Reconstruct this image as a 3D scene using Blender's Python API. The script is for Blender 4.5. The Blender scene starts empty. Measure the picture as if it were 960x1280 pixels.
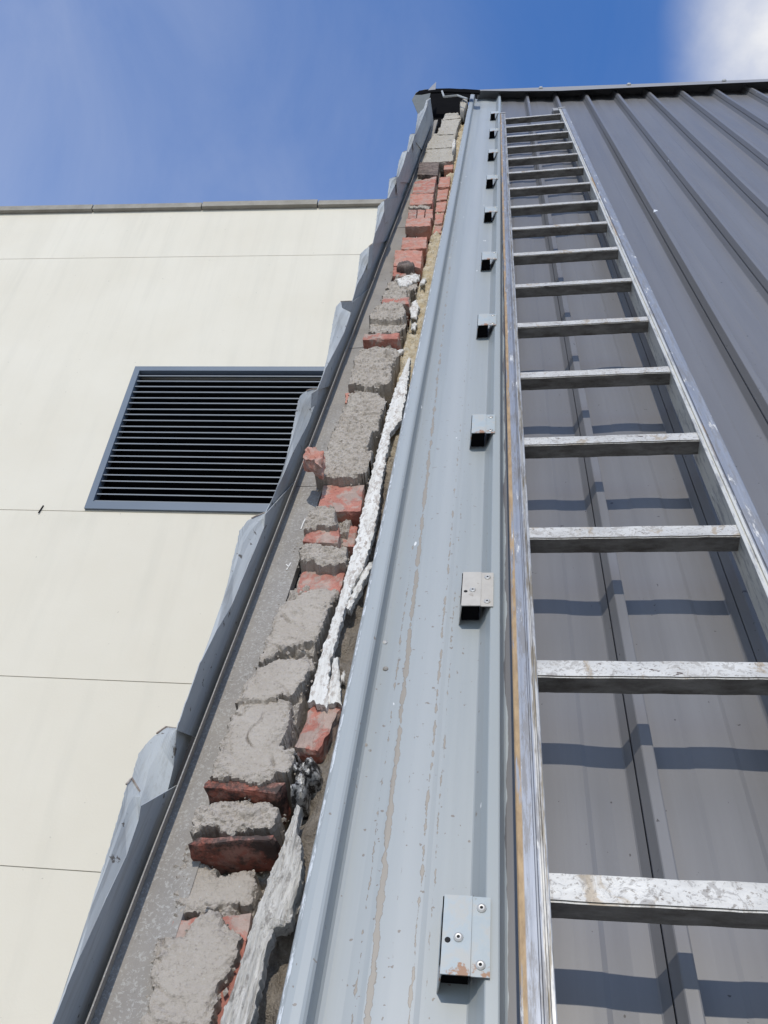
import bpy, bmesh, math, random
from mathutils import Vector, Matrix, noise
random.seed(7)
C = bpy.context.scene
COL = C.collection
rad = math.radians

# ---------------------------------------------------------------- frames
# wall frame (s right along the cladding, t up the slope, w out of it), measured from the photograph
RM = Matrix(((0.98834, 0.11643, -0.09816), (0.01633, 0.55982, 0.82845), (0.15141, -0.8204, 0.55139)))
F, D = 1028.76, 0.698                        # focal length in photo pixels, camera distance off the ladder
TILT = math.atan2(0.33734, 0.94138)          # the clad side leans back from the vertical
ct, st = math.cos(TILT), math.sin(TILT)
WM = Matrix(((1, 0, 0), (0, st, -ct), (0, ct, st)))   # wall -> world
def W(s, t, w): return WM @ Vector((s, t, w))
CAM = W(0, 0, D)
# ladder frame: leans a little closer to the cladding towards the top
LM = Matrix(((0.99999, -0.00417, -0.00005), (0.00417, 0.99993, 0.01124), (0.0, -0.01124, 0.99994)))

# ---------------------------------------------------------------- camera, world, sun, exposure
cam = bpy.data.cameras.new('camera'); co = bpy.data.objects.new('camera', cam); COL.objects.link(co)
cr = WM @ RM.transposed()                    # columns: camera right, up, back in world
m4 = cr.to_4x4(); m4.translation = CAM
co.matrix_world = m4
cam.sensor_fit = 'HORIZONTAL'; cam.sensor_width = 36; cam.lens = 36 * F / 960
cam.clip_start = 0.02; cam.clip_end = 2000
C.camera = co

SUN_W = Vector((0.02, 0.20, 1.0)).normalized()      # sun direction in the wall frame
SUN = (WM @ SUN_W).normalized()
elev = math.asin(SUN.z); az = math.atan2(SUN.x, SUN.y)
C.view_settings.view_transform = 'Standard'; C.view_settings.look = 'None'
C.view_settings.exposure = 0.22; C.view_settings.gamma = 1.0
sl = bpy.data.lights.new('sun', 'SUN'); sl.energy = 2.15; sl.angle = rad(0.5); sl.color = (1.0, 0.925, 0.80)
so = bpy.data.objects.new('sun', sl); COL.objects.link(so)
so.rotation_euler = SUN.to_track_quat('Z', 'Y').to_euler(); so.location = (0, -5, 8)

# ---------------------------------------------------------------- node helper
class NT:
    def __init__(self, tree): self.t = tree; self.n = tree.nodes; self.l = tree.links
    def new(self, typ, **kw):
        n = self.n.new(typ)
        for k, v in kw.items(): setattr(n, k, v)
        return n
    def put(self, sock, v):
        if isinstance(v, bpy.types.NodeSocket): self.l.new(v, sock)
        elif isinstance(v, (tuple, list)) and len(v) == 3 and sock.type == 'RGBA': sock.default_value = (*v, 1)
        else: sock.default_value = v
    def coord(self, kind='Object'): return self.new('ShaderNodeTexCoord').outputs[kind]
    def map(self, vec, scale=(1, 1, 1), loc=(0, 0, 0)):
        n = self.new('ShaderNodeMapping'); self.put(n.inputs[0], vec); n.inputs['Scale'].default_value = scale
        n.inputs['Location'].default_value = loc; return n.outputs[0]
    def noise(self, vec, scale, detail=4, rough=0.55, dist=0.0):
        n = self.new('ShaderNodeTexNoise'); self.put(n.inputs['Vector'], vec); n.inputs['Scale'].default_value = scale
        n.inputs['Detail'].default_value = detail; n.inputs['Roughness'].default_value = rough
        n.inputs['Distortion'].default_value = dist; return n.outputs[0]
    def voro(self, vec, scale, feature='F1'):
        n = self.new('ShaderNodeTexVoronoi', feature=feature); self.put(n.inputs['Vector'], vec)
        n.inputs['Scale'].default_value = scale; return n.outputs[0]
    def ramp(self, fac, stops, interp='LINEAR'):
        n = self.new('ShaderNodeValToRGB'); self.put(n.inputs[0], fac); e = n.color_ramp.elements
        n.color_ramp.interpolation = interp
        while len(e) < len(stops): e.new(0.5)
        for i, (p, c) in enumerate(stops):
            e[i].position = p
            e[i].color = (c, c, c, 1) if isinstance(c, (int, float)) else (*c, 1)
        return n.outputs[0]
    def mix(self, fac, a, b, mode='MIX'):
        n = self.new('ShaderNodeMix', data_type='RGBA', blend_type=mode)
        self.put(n.inputs[0], fac); self.put(n.inputs[6], a); self.put(n.inputs[7], b); return n.outputs[2]
    def math(self, op, a, b=0.0, c=0.0, clamp=False):
        n = self.new('ShaderNodeMath', operation=op, use_clamp=clamp)
        self.put(n.inputs[0], a); self.put(n.inputs[1], b); self.put(n.inputs[2], c); return n.outputs[0]
    def sep(self, vec):
        n = self.new('ShaderNodeSeparateXYZ'); self.put(n.inputs[0], vec); return n.outputs
    def comb(self, x, y, z):
        n = self.new('ShaderNodeCombineXYZ')
        for i, v in enumerate((x, y, z)): self.put(n.inputs[i], v)
        return n.outputs[0]
    def band(self, x, lo, hi, soft):
        a = self.math('DIVIDE', self.math('SUBTRACT', x, lo), soft, clamp=True)
        b = self.math('DIVIDE', self.math('SUBTRACT', hi, x), soft, clamp=True)
        return self.math('MULTIPLY', a, b)
    def rnd(self): return self.new('ShaderNodeObjectInfo').outputs['Random']

def mat(name, build, rough=0.6, metal=0.0, spec=0.4):
    m = bpy.data.materials.new(name); m.use_nodes = True
    n = NT(m.node_tree); n.n.clear()
    out = n.new('ShaderNodeOutputMaterial'); b = n.new('ShaderNodeBsdfPrincipled')
    n.l.new(b.outputs[0], out.inputs[0])
    b.inputs['Roughness'].default_value = rough; b.inputs['Metallic'].default_value = metal
    b.inputs['Specular IOR Level'].default_value = spec
    r = build(n)
    if not isinstance(r, dict): r = {'color': r}
    n.put(b.inputs['Base Color'], r['color'])
    if 'rough' in r: n.put(b.inputs['Roughness'], r['rough'])
    if 'metal' in r: n.put(b.inputs['Metallic'], r['metal'])
    if 'bump' in r:
        bp = n.new('ShaderNodeBump'); bp.inputs['Strength'].default_value = r.get('bs', 0.6)
        bp.inputs['Distance'].default_value = r.get('bd', 0.002)
        n.put(bp.inputs['Height'], r['bump']); n.l.new(bp.outputs[0], b.inputs['Normal'])
    return m

# ---------------------------------------------------------------- sky
wd = bpy.data.worlds.new('World'); C.world = wd; wd.use_nodes = True
n = NT(wd.node_tree); n.n.clear()
wo = n.new('ShaderNodeOutputWorld'); bg = n.new('ShaderNodeBackground'); n.l.new(bg.outputs[0], wo.inputs[0])
sky = n.new('ShaderNodeTexSky', sky_type='NISHITA'); sky.sun_disc = False
sky.sun_elevation = elev; sky.sun_rotation = az % (2 * math.pi)
sky.air_density = 1.6; sky.dust_density = 0.2; sky.ozone_density = 4.0; sky.altitude = 0
g = n.coord('Generated')
def sdir(x, y):
    v = cr @ Vector(((x - 480) / F, -(y - 640) / F, -1)); return v.normalized()
def lobe(dirv, lo, hi):
    d = n.new('ShaderNodeVectorMath', operation='DOT_PRODUCT'); n.put(d.inputs[0], g); d.inputs[1].default_value = dirv
    return n.math('DIVIDE', n.math('SUBTRACT', d.outputs['Value'], lo), hi - lo, clamp=True)
streak = n.noise(n.map(g, (3.0, 1.6, 1.2)), 2.2, 7, 0.6, 0.6)
fine = n.noise(n.map(g, (2, 2, 2)), 4.0, 6, 0.55, 0.0)
broad = n.noise(g, 1.6, 4, 0.5)
cirrus = n.math('MULTIPLY', n.ramp(streak, [(0.36, 0.0), (0.75, 1.0)]), n.ramp(broad, [(0.3, 0.35), (0.7, 1.0)]))
veil = lobe(sdir(-260, 330), 0.70, 1.0)               # thin cloud off to the left
veil = n.math('MULTIPLY', veil, n.math('ADD', n.math('MULTIPLY', streak, 0.9), 0.35))
puff = n.math('MULTIPLY', n.ramp(lobe(sdir(1065, 15), 0.979, 0.9995), [(0.2, 0.0), (1.0, 1.0)], 'EASE'), n.ramp(fine, [(0.2, 0.35), (0.62, 1.0)]))
# unseen broken cloud added around the clear view, to neutralise the fill light
clear = lobe(sdir(560, 420), 0.55, 0.86)
added_cloud = n.math('MULTIPLY', n.ramp(n.noise(n.map(g, (1, 1, 1.8)), 2.4, 7, 0.58), [(0.40, 0.0), (0.62, 1.0)]), n.math('SUBTRACT', 1.0, clear))
puff = n.math('MAXIMUM', puff, n.math('MULTIPLY', added_cloud, 0.85))
cl = n.math('MAXIMUM', n.math('ADD', n.math('MULTIPLY', cirrus, 0.07), n.math('MULTIPLY', veil, 0.25)), puff, clamp=True)
skyc = n.mix(1.0, sky.outputs[0], (0.50, 0.78, 1.20), 'MULTIPLY')
colr = n.mix(cl, skyc, (5.4, 5.4, 5.4))
n.put(bg.inputs[0], colr); bg.inputs[1].default_value = 0.15

# ---------------------------------------------------------------- object helpers
def at(x, y, w):
    """photo pixel -> (s, t) on the plane w = const of the clad side"""
    r = RM.transposed() @ Vector(((x - 480) / F, -(y - 640) / F, -1)); k = (w - D) / r.z
    return k * r.x, k * r.y
def at_plane(x, y, p0, nv):
    r = RM.transposed() @ Vector(((x - 480) / F, -(y - 640) / F, -1)); o = Vector((0, 0, D))
    k = (Vector(p0) - o).dot(Vector(nv)) / r.dot(Vector(nv)); return o + k * r
BASE = {}
def thing(name, label, cat, base=(0, 0, 0), group=None, frame=None):
    o = bpy.data.objects.new(name, None); COL.objects.link(o); o.empty_display_size = 0.1
    tagit(o, label, cat, group); place(o, base, frame); return o
def tagit(o, label, cat, group=None, kind=None):
    if label: o['label'] = label
    if cat: o['category'] = cat
    if group: o['group'] = group
    if kind: o['kind'] = kind
def place(o, base, frame=None):
    if frame is None: m = WM.to_4x4(); m.translation = W(*base)
    else: m = frame.copy() @ Matrix.Translation(Vector(base))
    o.matrix_world = m; BASE[o.name] = Vector(base)
def link(name, verts, faces, ma, parent=None, base=None, smooth=False, off=None):
    """verts in the frame of the parent (or of the wall); one mesh object"""
    b = BASE[parent.name] if parent else Vector(base or (0, 0, 0))
    if off: b = b + Vector(off)
    me = bpy.data.meshes.new(name); me.from_pydata([Vector(v) - b for v in verts], [], faces)
    bm = bmesh.new(); bm.from_mesh(me); bmesh.ops.recalc_face_normals(bm, faces=bm.faces); bm.to_mesh(me); bm.free()
    for m in (ma if isinstance(ma, (list, tuple)) else [ma]): me.materials.append(m)
    if smooth: me.polygons.foreach_set('use_smooth', [True] * len(me.polygons))
    o = bpy.data.objects.new(name, me); COL.objects.link(o)
    if parent:
        o.parent = parent
        if off: o.location = off
        BASE[o.name] = b
    else: place(o, base or (0, 0, 0))
    return o
def copy(o, parent, loc):
    c = o.copy(); COL.objects.link(c); c.parent = parent; c.location = loc
    for ch in list(o.children):
        k = ch.copy(); COL.objects.link(k); k.parent = c
    return c
class MB:
    def __init__(self): self.v = []; self.f = []
    def add(self, v, f):
        k = len(self.v); self.v += [tuple(p) for p in v]; self.f += [[i + k for i in q] for q in f]
    def box(self, a, b):
        (x0, y0, z0), (x1, y1, z1) = a, b
        self.add([(x0, y0, z0), (x1, y0, z0), (x1, y1, z0), (x0, y1, z0), (x0, y0, z1), (x1, y0, z1), (x1, y1, z1), (x0, y1, z1)],
                 [(0, 3, 2, 1), (4, 5, 6, 7), (0, 1, 5, 4), (1, 2, 6, 5), (2, 3, 7, 6), (3, 0, 4, 7)])
    def prism(self, poly, vec):
        """closed 3D polygon swept by vec"""
        k = len(poly); vec = Vector(vec)
        v = [Vector(p) for p in poly] + [Vector(p) + vec for p in poly]
        self.add(v, [list(range(k))[::-1], list(range(k, 2 * k))] + [(i, (i + 1) % k, (i + 1) % k + k, i + k) for i in range(k)])
    def tube(self, pts, r, seg=6):
        v = []; f = []
        for i, p in enumerate(pts):
            p = Vector(p); d = (Vector(pts[min(i + 1, len(pts) - 1)]) - Vector(pts[max(i - 1, 0)])).normalized()
            a = d.cross(Vector((0.3, 0.2, 1))).normalized(); b = d.cross(a)
            for j in range(seg):
                q = 2 * math.pi * j / seg; v.append(p + a * r * math.cos(q) + b * r * math.sin(q))
        for i in range(len(pts) - 1):
            for j in range(seg): f.append((i * seg + j, i * seg + (j + 1) % seg, (i + 1) * seg + (j + 1) % seg, (i + 1) * seg + j))
        f.append(list(range(seg))[::-1]); f.append([len(v) - seg + j for j in range(seg)])
        self.add(v, f)
    def disc(self, c, r, h, seg=14, hole=0.0):
        """low dome button standing on w"""
        cx, cy, cz = c; rings = [(1.0, 0.0), (0.95, 0.5), (0.6, 0.95)] + ([(hole, 0.9), (hole * 0.8, 0.2)] if hole else [(0.25, 1.0)])
        v = [(cx + r * q * math.cos(2 * math.pi * j / seg), cy + r * q * math.sin(2 * math.pi * j / seg), cz + h * z) for q, z in rings for j in range(seg)]
        f = [(i * seg + j, i * seg + (j + 1) % seg, (i + 1) * seg + (j + 1) % seg, (i + 1) * seg + j) for i in range(len(rings) - 1) for j in range(seg)]
        f.append([(len(rings) - 1) * seg + j for j in range(seg)])
        self.add(v, f)
    def link(self, name, ma, parent=None, base=None, smooth=False, off=None): return link(name, self.v, self.f, ma, parent, base, smooth, off)
def nz(p, sc, seed=0): return noise.noise(Vector(p) * sc + Vector((seed * 7.3, seed * 3.1, seed * 1.7)))
def fbm(p, sc, seed=0, o=3):
    a = 0; amp = 1
    for i in range(o): a += amp * nz(p, sc * 2 ** i, seed + i); amp *= 0.5
    return a

# ---------------------------------------------------------------- materials
BLUE = (0.385, 0.465, 0.53)
GREY = (0.150, 0.150, 0.156)
def m_grey(n):
    o = n.coord(); x = n.sep(o)
    a = n.noise(n.map(o, (14, 0.8, 14)), 1.6, 4, 0.6)
    c = n.mix(n.ramp(a, [(0.3, 0), (0.75, 1)]), (0.148, 0.146, 0.150), (0.172, 0.171, 0.178))
    d = n.noise(o, 90, 2, 0.5)
    c = n.mix(n.ramp(d, [(0.745, 0), (0.76, 1)]), c, (0.055, 0.05, 0.05))
    p = n.noise(n.map(o, (1, 0.5, 1)), 23, 2, 0.4)
    c = n.mix(n.ramp(p, [(0.80, 0), (0.806, 1)]), c, (0.7, 0.72, 0.74))
    s = n.noise(n.map(o, (70, 1.2, 70)), 1.0, 3, 0.7)
    c = n.mix(n.math('MULTIPLY', n.ramp(s, [(0.5, 0), (0.8, 1)]), 0.09), c, (0.26, 0.265, 0.28))
    # the coat stops in a wavy edge just right of the first rib, bare blue steel to the left of it
    w = n.noise(n.comb(0.0, n.math('MULTIPLY', x[1], 7.0), 0.0), 1.0, 4, 0.55)
    edge = n.math('ADD', n.math('MULTIPLY', w, 0.022), -0.0205)
    edge = n.math('MAXIMUM', edge, -0.0125)
    f = n.math('GREATER_THAN', edge, x[0])
    c = n.mix(f, c, (0.34, 0.375, 0.39))
    return dict(color=c, rough=n.ramp(a, [(0, 0.33), (1, 0.44)]), bump=n.noise(n.map(o, (6, 1.5, 6)), 3, 2), bs=0.12, bd=0.004)
M_GREY = mat('grey_coated_steel', m_grey, spec=0.45)
T_OFF = 1.5
def m_blue(n):
    o = n.coord(); x = n.sep(o); s = x[0]; t = n.math('SUBTRACT', x[1], T_OFF)
    a = n.noise(n.map(o, (30, 0.9, 30)), 1.4, 5, 0.6)
    c = n.mix(n.ramp(a, [(0.25, 0), (0.8, 1)]), (0.310, 0.338, 0.352), (0.365, 0.392, 0.402))
    fade = n.band(s, -0.150, -0.085, 0.03)
    c = n.mix(n.math('MULTIPLY', fade, 0.45), c, (0.40, 0.42, 0.43))
    wob = n.math('MULTIPLY', n.math('SUBTRACT', n.noise(n.comb(0, n.math('MULTIPLY', t, 9), 0), 1, 4, 0.65), 0.5), 0.008)
    rag = n.math('MULTIPLY', n.math('SUBTRACT', n.noise(o, 210, 3, 0.6), 0.5), 0.0028)
    wob = n.math('ADD', wob, rag)
    fall = n.math('DIVIDE', n.math('SUBTRACT', 2.4, t), 1.6, clamp=True)
    for k, (s0, sl_, wmax, thr, sc) in enumerate([(-0.1365, -0.0165, 0.0038, 0.30, 30), (-0.1035, 0.001, 0.0026, 0.42, 50), (-0.1535, -0.012, 0.0022, 0.46, 55),
                                                 (-0.089, 0.0005, 0.0018, 0.48, 70), (-0.121, -0.01, 0.0012, 0.55, 80)]):
        line = n.math('ADD', n.math('MULTIPLY', t, sl_), s0)
        dx = n.math('ABSOLUTE', n.math('SUBTRACT', n.math('SUBTRACT', s, line), wob))
        nn = n.noise(n.comb(k * 9.1, n.math('MULTIPLY', t, sc), n.math('MULTIPLY', s, sc * 1.2)), 1.0, 3, 0.6)
        wid = n.math('MULTIPLY', n.math('SUBTRACT', nn, n.math('SUBTRACT', thr + 0.22, n.math('MULTIPLY', fall, 0.22))), wmax * 5)
        wid = n.math('MINIMUM', wid, n.math('MULTIPLY', n.noise(n.comb(k * 3.3, n.math('MULTIPLY', t, 70), 0.0), 1.0, 3, 0.6), wmax * 2.1))
        q = n.math('DIVIDE', n.math('SUBTRACT', wid, dx), 0.0011, clamp=True)
        colr = n.ramp(q, [(0.0, (0.17, 0.15, 0.125)), (0.5, (0.235, 0.205, 0.17)), (1.0, (0.315, 0.28, 0.235))])
        c = n.mix(n.math('MULTIPLY', n.ramp(q, [(0, 0), (0.3, 1)]), 0.9), c, colr)
    sp = n.noise(o, 120, 2, 0.4)
    c = n.mix(n.math('MULTIPLY', n.ramp(sp, [(0.715, 0), (0.73, 1)]), fall), c, (0.23, 0.21, 0.19))
    wt = n.noise(n.map(o, (1, 0.35, 1), (3, 1, 2)), 60, 2, 0.4)
    c = n.mix(n.ramp(wt, [(0.775, 0), (0.785, 1)]), c, (0.72, 0.73, 0.73))
    # left fold: chipped bright edge
    ch = n.noise(n.map(o, (60, 12, 60)), 3.0, 4, 0.7)
    e = n.math('MULTIPLY', n.math('LESS_THAN', s, -0.2165), n.ramp(ch, [(0.5, 0), (0.56, 1)]))
    c = n.mix(e, c, (0.66, 0.69, 0.72))
    return dict(color=c, rough=n.ramp(a, [(0, 0.36), (1, 0.5)]), bump=n.noise(n.map(o, (5, 1.2, 5)), 3, 2), bs=0.12, bd=0.004)
M_BLUE = mat('blue_grey_steel', m_blue, spec=0.45)
def m_flash(n):
    o = n.coord(); a = n.noise(n.map(o, (12, 2, 12)), 2.5, 5, 0.65)
    c = n.mix(n.ramp(a, [(0.3, 0), (0.75, 1)]), (0.36, 0.385, 0.40), (0.435, 0.455, 0.465))
    d = n.noise(o, 46, 4, 0.7)
    c = n.mix(n.ramp(d, [(0.64, 0), (0.68, 1)]), c, (0.12, 0.11, 0.10))
    gs = n.noise(n.map(o, (150, 8, 150)), 1.0, 4, 0.7)
    c = n.mix(n.math('MULTIPLY', n.ramp(gs, [(0.52, 0), (0.64, 1)]), 0.35), c, (0.24, 0.235, 0.225))
    r = n.noise(o, 20, 5, 0.7)
    c = n.mix(n.math('MULTIPLY', n.ramp(r, [(0.68, 0), (0.74, 1)]), 0.8), c, (0.22, 0.16, 0.12))
    return dict(color=c, bump=a, bs=0.2, bd=0.004)
M_FLASH = mat('cut_blue_flashing', m_flash, rough=0.68, spec=0.25)
def m_rawedge(n):
    o = n.coord(); a = n.noise(o, 60, 4, 0.7)
    return n.mix(n.ramp(a, [(0.35, 0), (0.65, 1)]), (0.16, 0.11, 0.085), (0.42, 0.38, 0.34))
M_RAW = mat('torn_metal_edge', m_rawedge, rough=0.75)
def m_alu(tan=None, dirt=0.5):
    def f(n):
        o = n.coord(); x = n.sep(o); rn = n.rnd()
        sh = n.new('ShaderNodeVectorMath', operation='ADD'); n.put(sh.inputs[0], o); n.put(sh.inputs[1], n.comb(n.math('MULTIPLY', rn, 40), n.math('MULTIPLY', rn, 17), 0)); p = sh.outputs[0]
        st_ = n.noise(n.map(p, (120, 3, 120)), 1.5, 5, 0.7)
        c = n.mix(n.ramp(st_, [(0.3, 0), (0.7, 1)]), (0.235, 0.25, 0.28), (0.35, 0.37, 0.41))
        d = n.noise(n.map(p, (90, 12, 90)), 1.0, 6, 0.75)
        c = n.mix(n.math('MULTIPLY', n.ramp(d, [(0.49, 0), (0.57, 1)]), dirt), c, (0.17, 0.15, 0.125))
        w_ = n.noise(n.map(p, (60, 9, 60)), 1.2, 6, 0.75)
        wm = n.ramp(w_, [(0.60, 0), (0.66, 1)]); c = n.mix(wm, c, (0.64, 0.63, 0.60))
        m_ = n.math('SUBTRACT', 0.55, n.math('MULTIPLY', wm, 0.5))
        if tan:
            k = n.noise(n.map(p, (70, 4, 70)), 1.6, 5, 0.7)
            if len(tan) == 2:
                tm = n.math('MULTIPLY', n.band(x[0], tan[0], tan[1], 0.0012), n.ramp(k, [(0.40, 0), (0.47, 1)]))
                ws = n.math('MULTIPLY', n.band(x[0], tan[1] + 0.0135, tan[1] + 0.03, 0.001), 0.8)
                c = n.mix(n.math('MULTIPLY', ws, n.ramp(d, [(0.4, 1), (0.62, 0)])), c, (0.56, 0.54, 0.49))
                g_ = n.noise(n.map(p, (160, 10, 160), (4, 4, 4)), 1.0, 4, 0.7)
                c = n.mix(n.math('MULTIPLY', ws, n.ramp(g_, [(0.52, 0), (0.60, 1)])), c, (0.20, 0.165, 0.11))
            else:
                tm = n.math('MULTIPLY', n.band(x[0], tan[0], tan[1], 0.001), n.ramp(n.noise(n.map(p, (40, 2.2, 40)), 1.6, 4, 0.6), [(0.55, 0), (0.62, 1)]))
                cm = n.math('MULTIPLY', n.math('LESS_THAN', x[0], tan[2]), n.ramp(d, [(0.5, 0.9), (0.62, 0.2)]))
                c = n.mix(cm, c, (0.66, 0.645, 0.58))
            tc = n.mix(n.ramp(n.noise(n.map(p, (50, 14, 50)), 2, 4, 0.7), [(0.35, 0), (0.7, 1)]), (0.27, 0.175, 0.085), (0.46, 0.315, 0.165))
            c = n.mix(tm, c, tc); m_ = n.math('MULTIPLY', m_, n.math('SUBTRACT', 1.0, tm))
        return dict(color=c, metal=m_, rough=n.ramp(d, [(0.3, 0.42), (0.7, 0.62)]), bump=n.noise(n.map(p, (90, 6, 90)), 2, 4), bs=0.35, bd=0.0015)
    return f
M_RAIL_L = mat('worn_aluminium_tan', m_alu((0.0005, 0.0095)), spec=0.5)
M_RAIL_R = mat('worn_aluminium_cream', m_alu((0.331, 0.3385, 0.3345), 0.35), spec=0.5)
def m_rung(n):
    o = n.coord(); rn = n.rnd()
    sh = n.new('ShaderNodeVectorMath', operation='ADD'); n.put(sh.inputs[0], o); n.put(sh.inputs[1], n.comb(n.math('MULTIPLY', rn, 40), n.math('MULTIPLY', rn, 17), n.math('MULTIPLY', rn, 23))); p = sh.outputs[0]
    a = n.noise(n.map(p, (1, 2, 2)), 14, 6, 0.7)
    c = n.mix(n.ramp(a, [(0.3, 0), (0.7, 1)]), (0.42, 0.41, 0.39), (0.62, 0.61, 0.58))
    d = n.noise(n.map(p, (1, 1.3, 1)), 60, 5, 0.7, 1.2); dm = n.ramp(d, [(0.54, 0), (0.59, 1)])
    c = n.mix(n.math('MULTIPLY', dm, 0.7), c, (0.32, 0.30, 0.28))
    e = n.noise(p, 21, 5, 0.7, 0.8); c = n.mix(n.math('MULTIPLY', n.ramp(e, [(0.56, 0), (0.63, 1)]), 0.75), c, (0.34, 0.27, 0.185))
    fl_ = n.noise(n.map(p, (1, 1.2, 1), (2, 2, 2)), 190, 4, 0.7); c = n.mix(n.math('MULTIPLY', n.ramp(fl_, [(0.57, 0), (0.63, 1)]), 0.7), c, (0.20, 0.175, 0.15))
    k = n.noise(n.map(p, (1, 3, 3), (5, 2, 1)), 30, 5, 0.75); c = n.mix(n.ramp(k, [(0.62, 0), (0.66, 1)]), c, (0.09, 0.065, 0.055))
    # underside painted darker: grime spots, with the underside's shade put into the colour
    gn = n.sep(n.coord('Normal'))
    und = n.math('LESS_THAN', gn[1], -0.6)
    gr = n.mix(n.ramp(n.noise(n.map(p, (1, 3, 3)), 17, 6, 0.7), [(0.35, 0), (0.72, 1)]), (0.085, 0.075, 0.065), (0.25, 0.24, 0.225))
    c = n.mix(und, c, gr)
    return dict(color=c, metal=n.math('MULTIPLY', n.math('SUBTRACT', 1, dm), 0.15), rough=n.ramp(d, [(0.4, 0.45), (0.7, 0.7)]), bump=d, bs=0.3, bd=0.0012)
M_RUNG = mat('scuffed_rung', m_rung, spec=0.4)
M_RUBBER = mat('grey_rubber', lambda n: n.mix(n.noise(n.coord(), 60, 4), (0.22, 0.22, 0.23), (0.36, 0.36, 0.37)), rough=0.8)
def m_brick(c0, c1, soot, smear):
    def f(n):
        o = n.coord(); rn = n.rnd()
        a = n.noise(o, 55, 6, 0.7); b = n.noise(o, 260, 3, 0.7); g_ = n.noise(o, 24, 5, 0.7, 0.4)
        c = n.mix(n.ramp(a, [(0.3, 0), (0.7, 1)]), c0, c1)
        c = n.mix(n.math('MULTIPLY', rn, 0.35), c, c0)
        c = n.mix(n.ramp(b, [(0.62, 0), (0.72, 1)]), c, (0.10, 0.04, 0.035))
        c = n.mix(n.ramp(b, [(0.30, 1), (0.34, 0)]), c, (0.45, 0.33, 0.27))
        c = n.mix(n.math('MULTIPLY', n.ramp(g_, [(0.47, 0), (0.56, 1)]), smear), c, (0.42, 0.37, 0.325))
        k = n.noise(n.map(o, (1, 1, 1), (9, 3, 4)), 30, 5, 0.7)
        c = n.mix(n.math('MULTIPLY', n.ramp(k, [(0.44, 0), (0.56, 1)]), soot), c, (0.055, 0.05, 0.048))
        h = n.math('ADD', n.math('MULTIPLY', a, 1.0), n.math('MULTIPLY', b, 0.5))
        return dict(color=c, bump=h, bs=0.8, bd=0.003)
    return f
M_BRICK = mat('red_brick', m_brick((0.40, 0.155, 0.12), (0.52, 0.25, 0.20), 0.2, 0.75), rough=0.9, spec=0.15)
M_BRICK2 = mat('orange_red_brick', m_brick((0.45, 0.19, 0.14), (0.57, 0.30, 0.24), 0.1, 0.5), rough=0.9, spec=0.15)
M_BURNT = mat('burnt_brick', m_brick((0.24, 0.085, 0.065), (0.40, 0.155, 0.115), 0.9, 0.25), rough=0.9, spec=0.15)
M_DARKST = mat('dark_broken_brick', m_brick((0.13, 0.10, 0.09), (0.24, 0.19, 0.17), 0.5, 0.2), rough=0.9, spec=0.15)
def m_mortar(ca, cb, rough_amt=1.0):
    def f(n):
        o = n.coord(); rn = n.rnd()
        a = n.noise(o, 18, 6, 0.65); b = n.noise(o, 190, 5, 0.75); g_ = n.noise(o, 70, 4, 0.7)
        c = n.mix(n.ramp(a, [(0.3, 0), (0.72, 1)]), ca, cb)
        c = n.mix(n.math('MULTIPLY', rn, 0.3), c, ca)
        c = n.mix(n.math('MULTIPLY', n.ramp(b, [(0.55, 0), (0.68, 1)]), 0.5), c, (0.15, 0.135, 0.12))
        c = n.mix(n.math('MULTIPLY', n.ramp(b, [(0.32, 1), (0.38, 0)]), 0.8), c, (0.55, 0.53, 0.50))
        v = n.voro(n.map(o, (1, 0.8, 1)), 130)
        h = n.math('ADD', n.math('ADD', n.math('MULTIPLY', g_, 1.2), n.math('MULTIPLY', b, 0.9)), n.math('MULTIPLY', v, 0.35))
        return dict(color=c, bump=h, bs=0.8 * rough_amt, bd=0.0045)
    return f
M_MORTAR = mat('grey_mortar', m_mortar((0.415, 0.370, 0.320), (0.495, 0.450, 0.398)), rough=0.95, spec=0.1)
M_MORTAR_S = mat('smooth_grey_mortar', m_mortar((0.415, 0.385, 0.345), (0.475, 0.445, 0.405), 0.45), rough=0.95, spec=0.1)
M_MORTAR_L = mat('pale_mortar', m_mortar((0.42, 0.39, 0.34), (0.50, 0.47, 0.42)), rough=0.95, spec=0.1)
M_SEAL = mat('joint_sealant', lambda n: n.mix(n.noise(n.coord(), 3, 5), (0.36, 0.34, 0.29), (0.56, 0.53, 0.46)), rough=0.9)
def m_tray(n):
    o = n.coord(); x = n.sep(o)
    a = n.noise(o, 9, 6, 0.65); b = n.noise(o, 230, 5, 0.75, 0.4)
    c = n.mix(n.ramp(a, [(0.3, 0), (0.7, 1)]), (0.245, 0.23, 0.215), (0.32, 0.30, 0.275))
    low = n.math('DIVIDE', n.math('SUBTRACT', 2.9, x[1]), 1.2, clamp=True)      # pale lichen flecks on the lower lengths
    f = n.math('MULTIPLY', n.ramp(b, [(0.53, 0), (0.6, 1)]), low)
    c = n.mix(n.math('MULTIPLY', f, 0.5), c, (0.50, 0.50, 0.48))
    k = n.noise(o, 46, 5, 0.7); c = n.mix(n.math('MULTIPLY', n.ramp(k, [(0.6, 0), (0.7, 1)]), 0.45), c, (0.12, 0.115, 0.105))
    return dict(color=c, bump=n.noise(o, 120, 4, 0.7), bs=0.4, bd=0.002)
M_TRAY = mat('speckled_grey_tray', m_tray, rough=0.8, spec=0.25)
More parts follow.
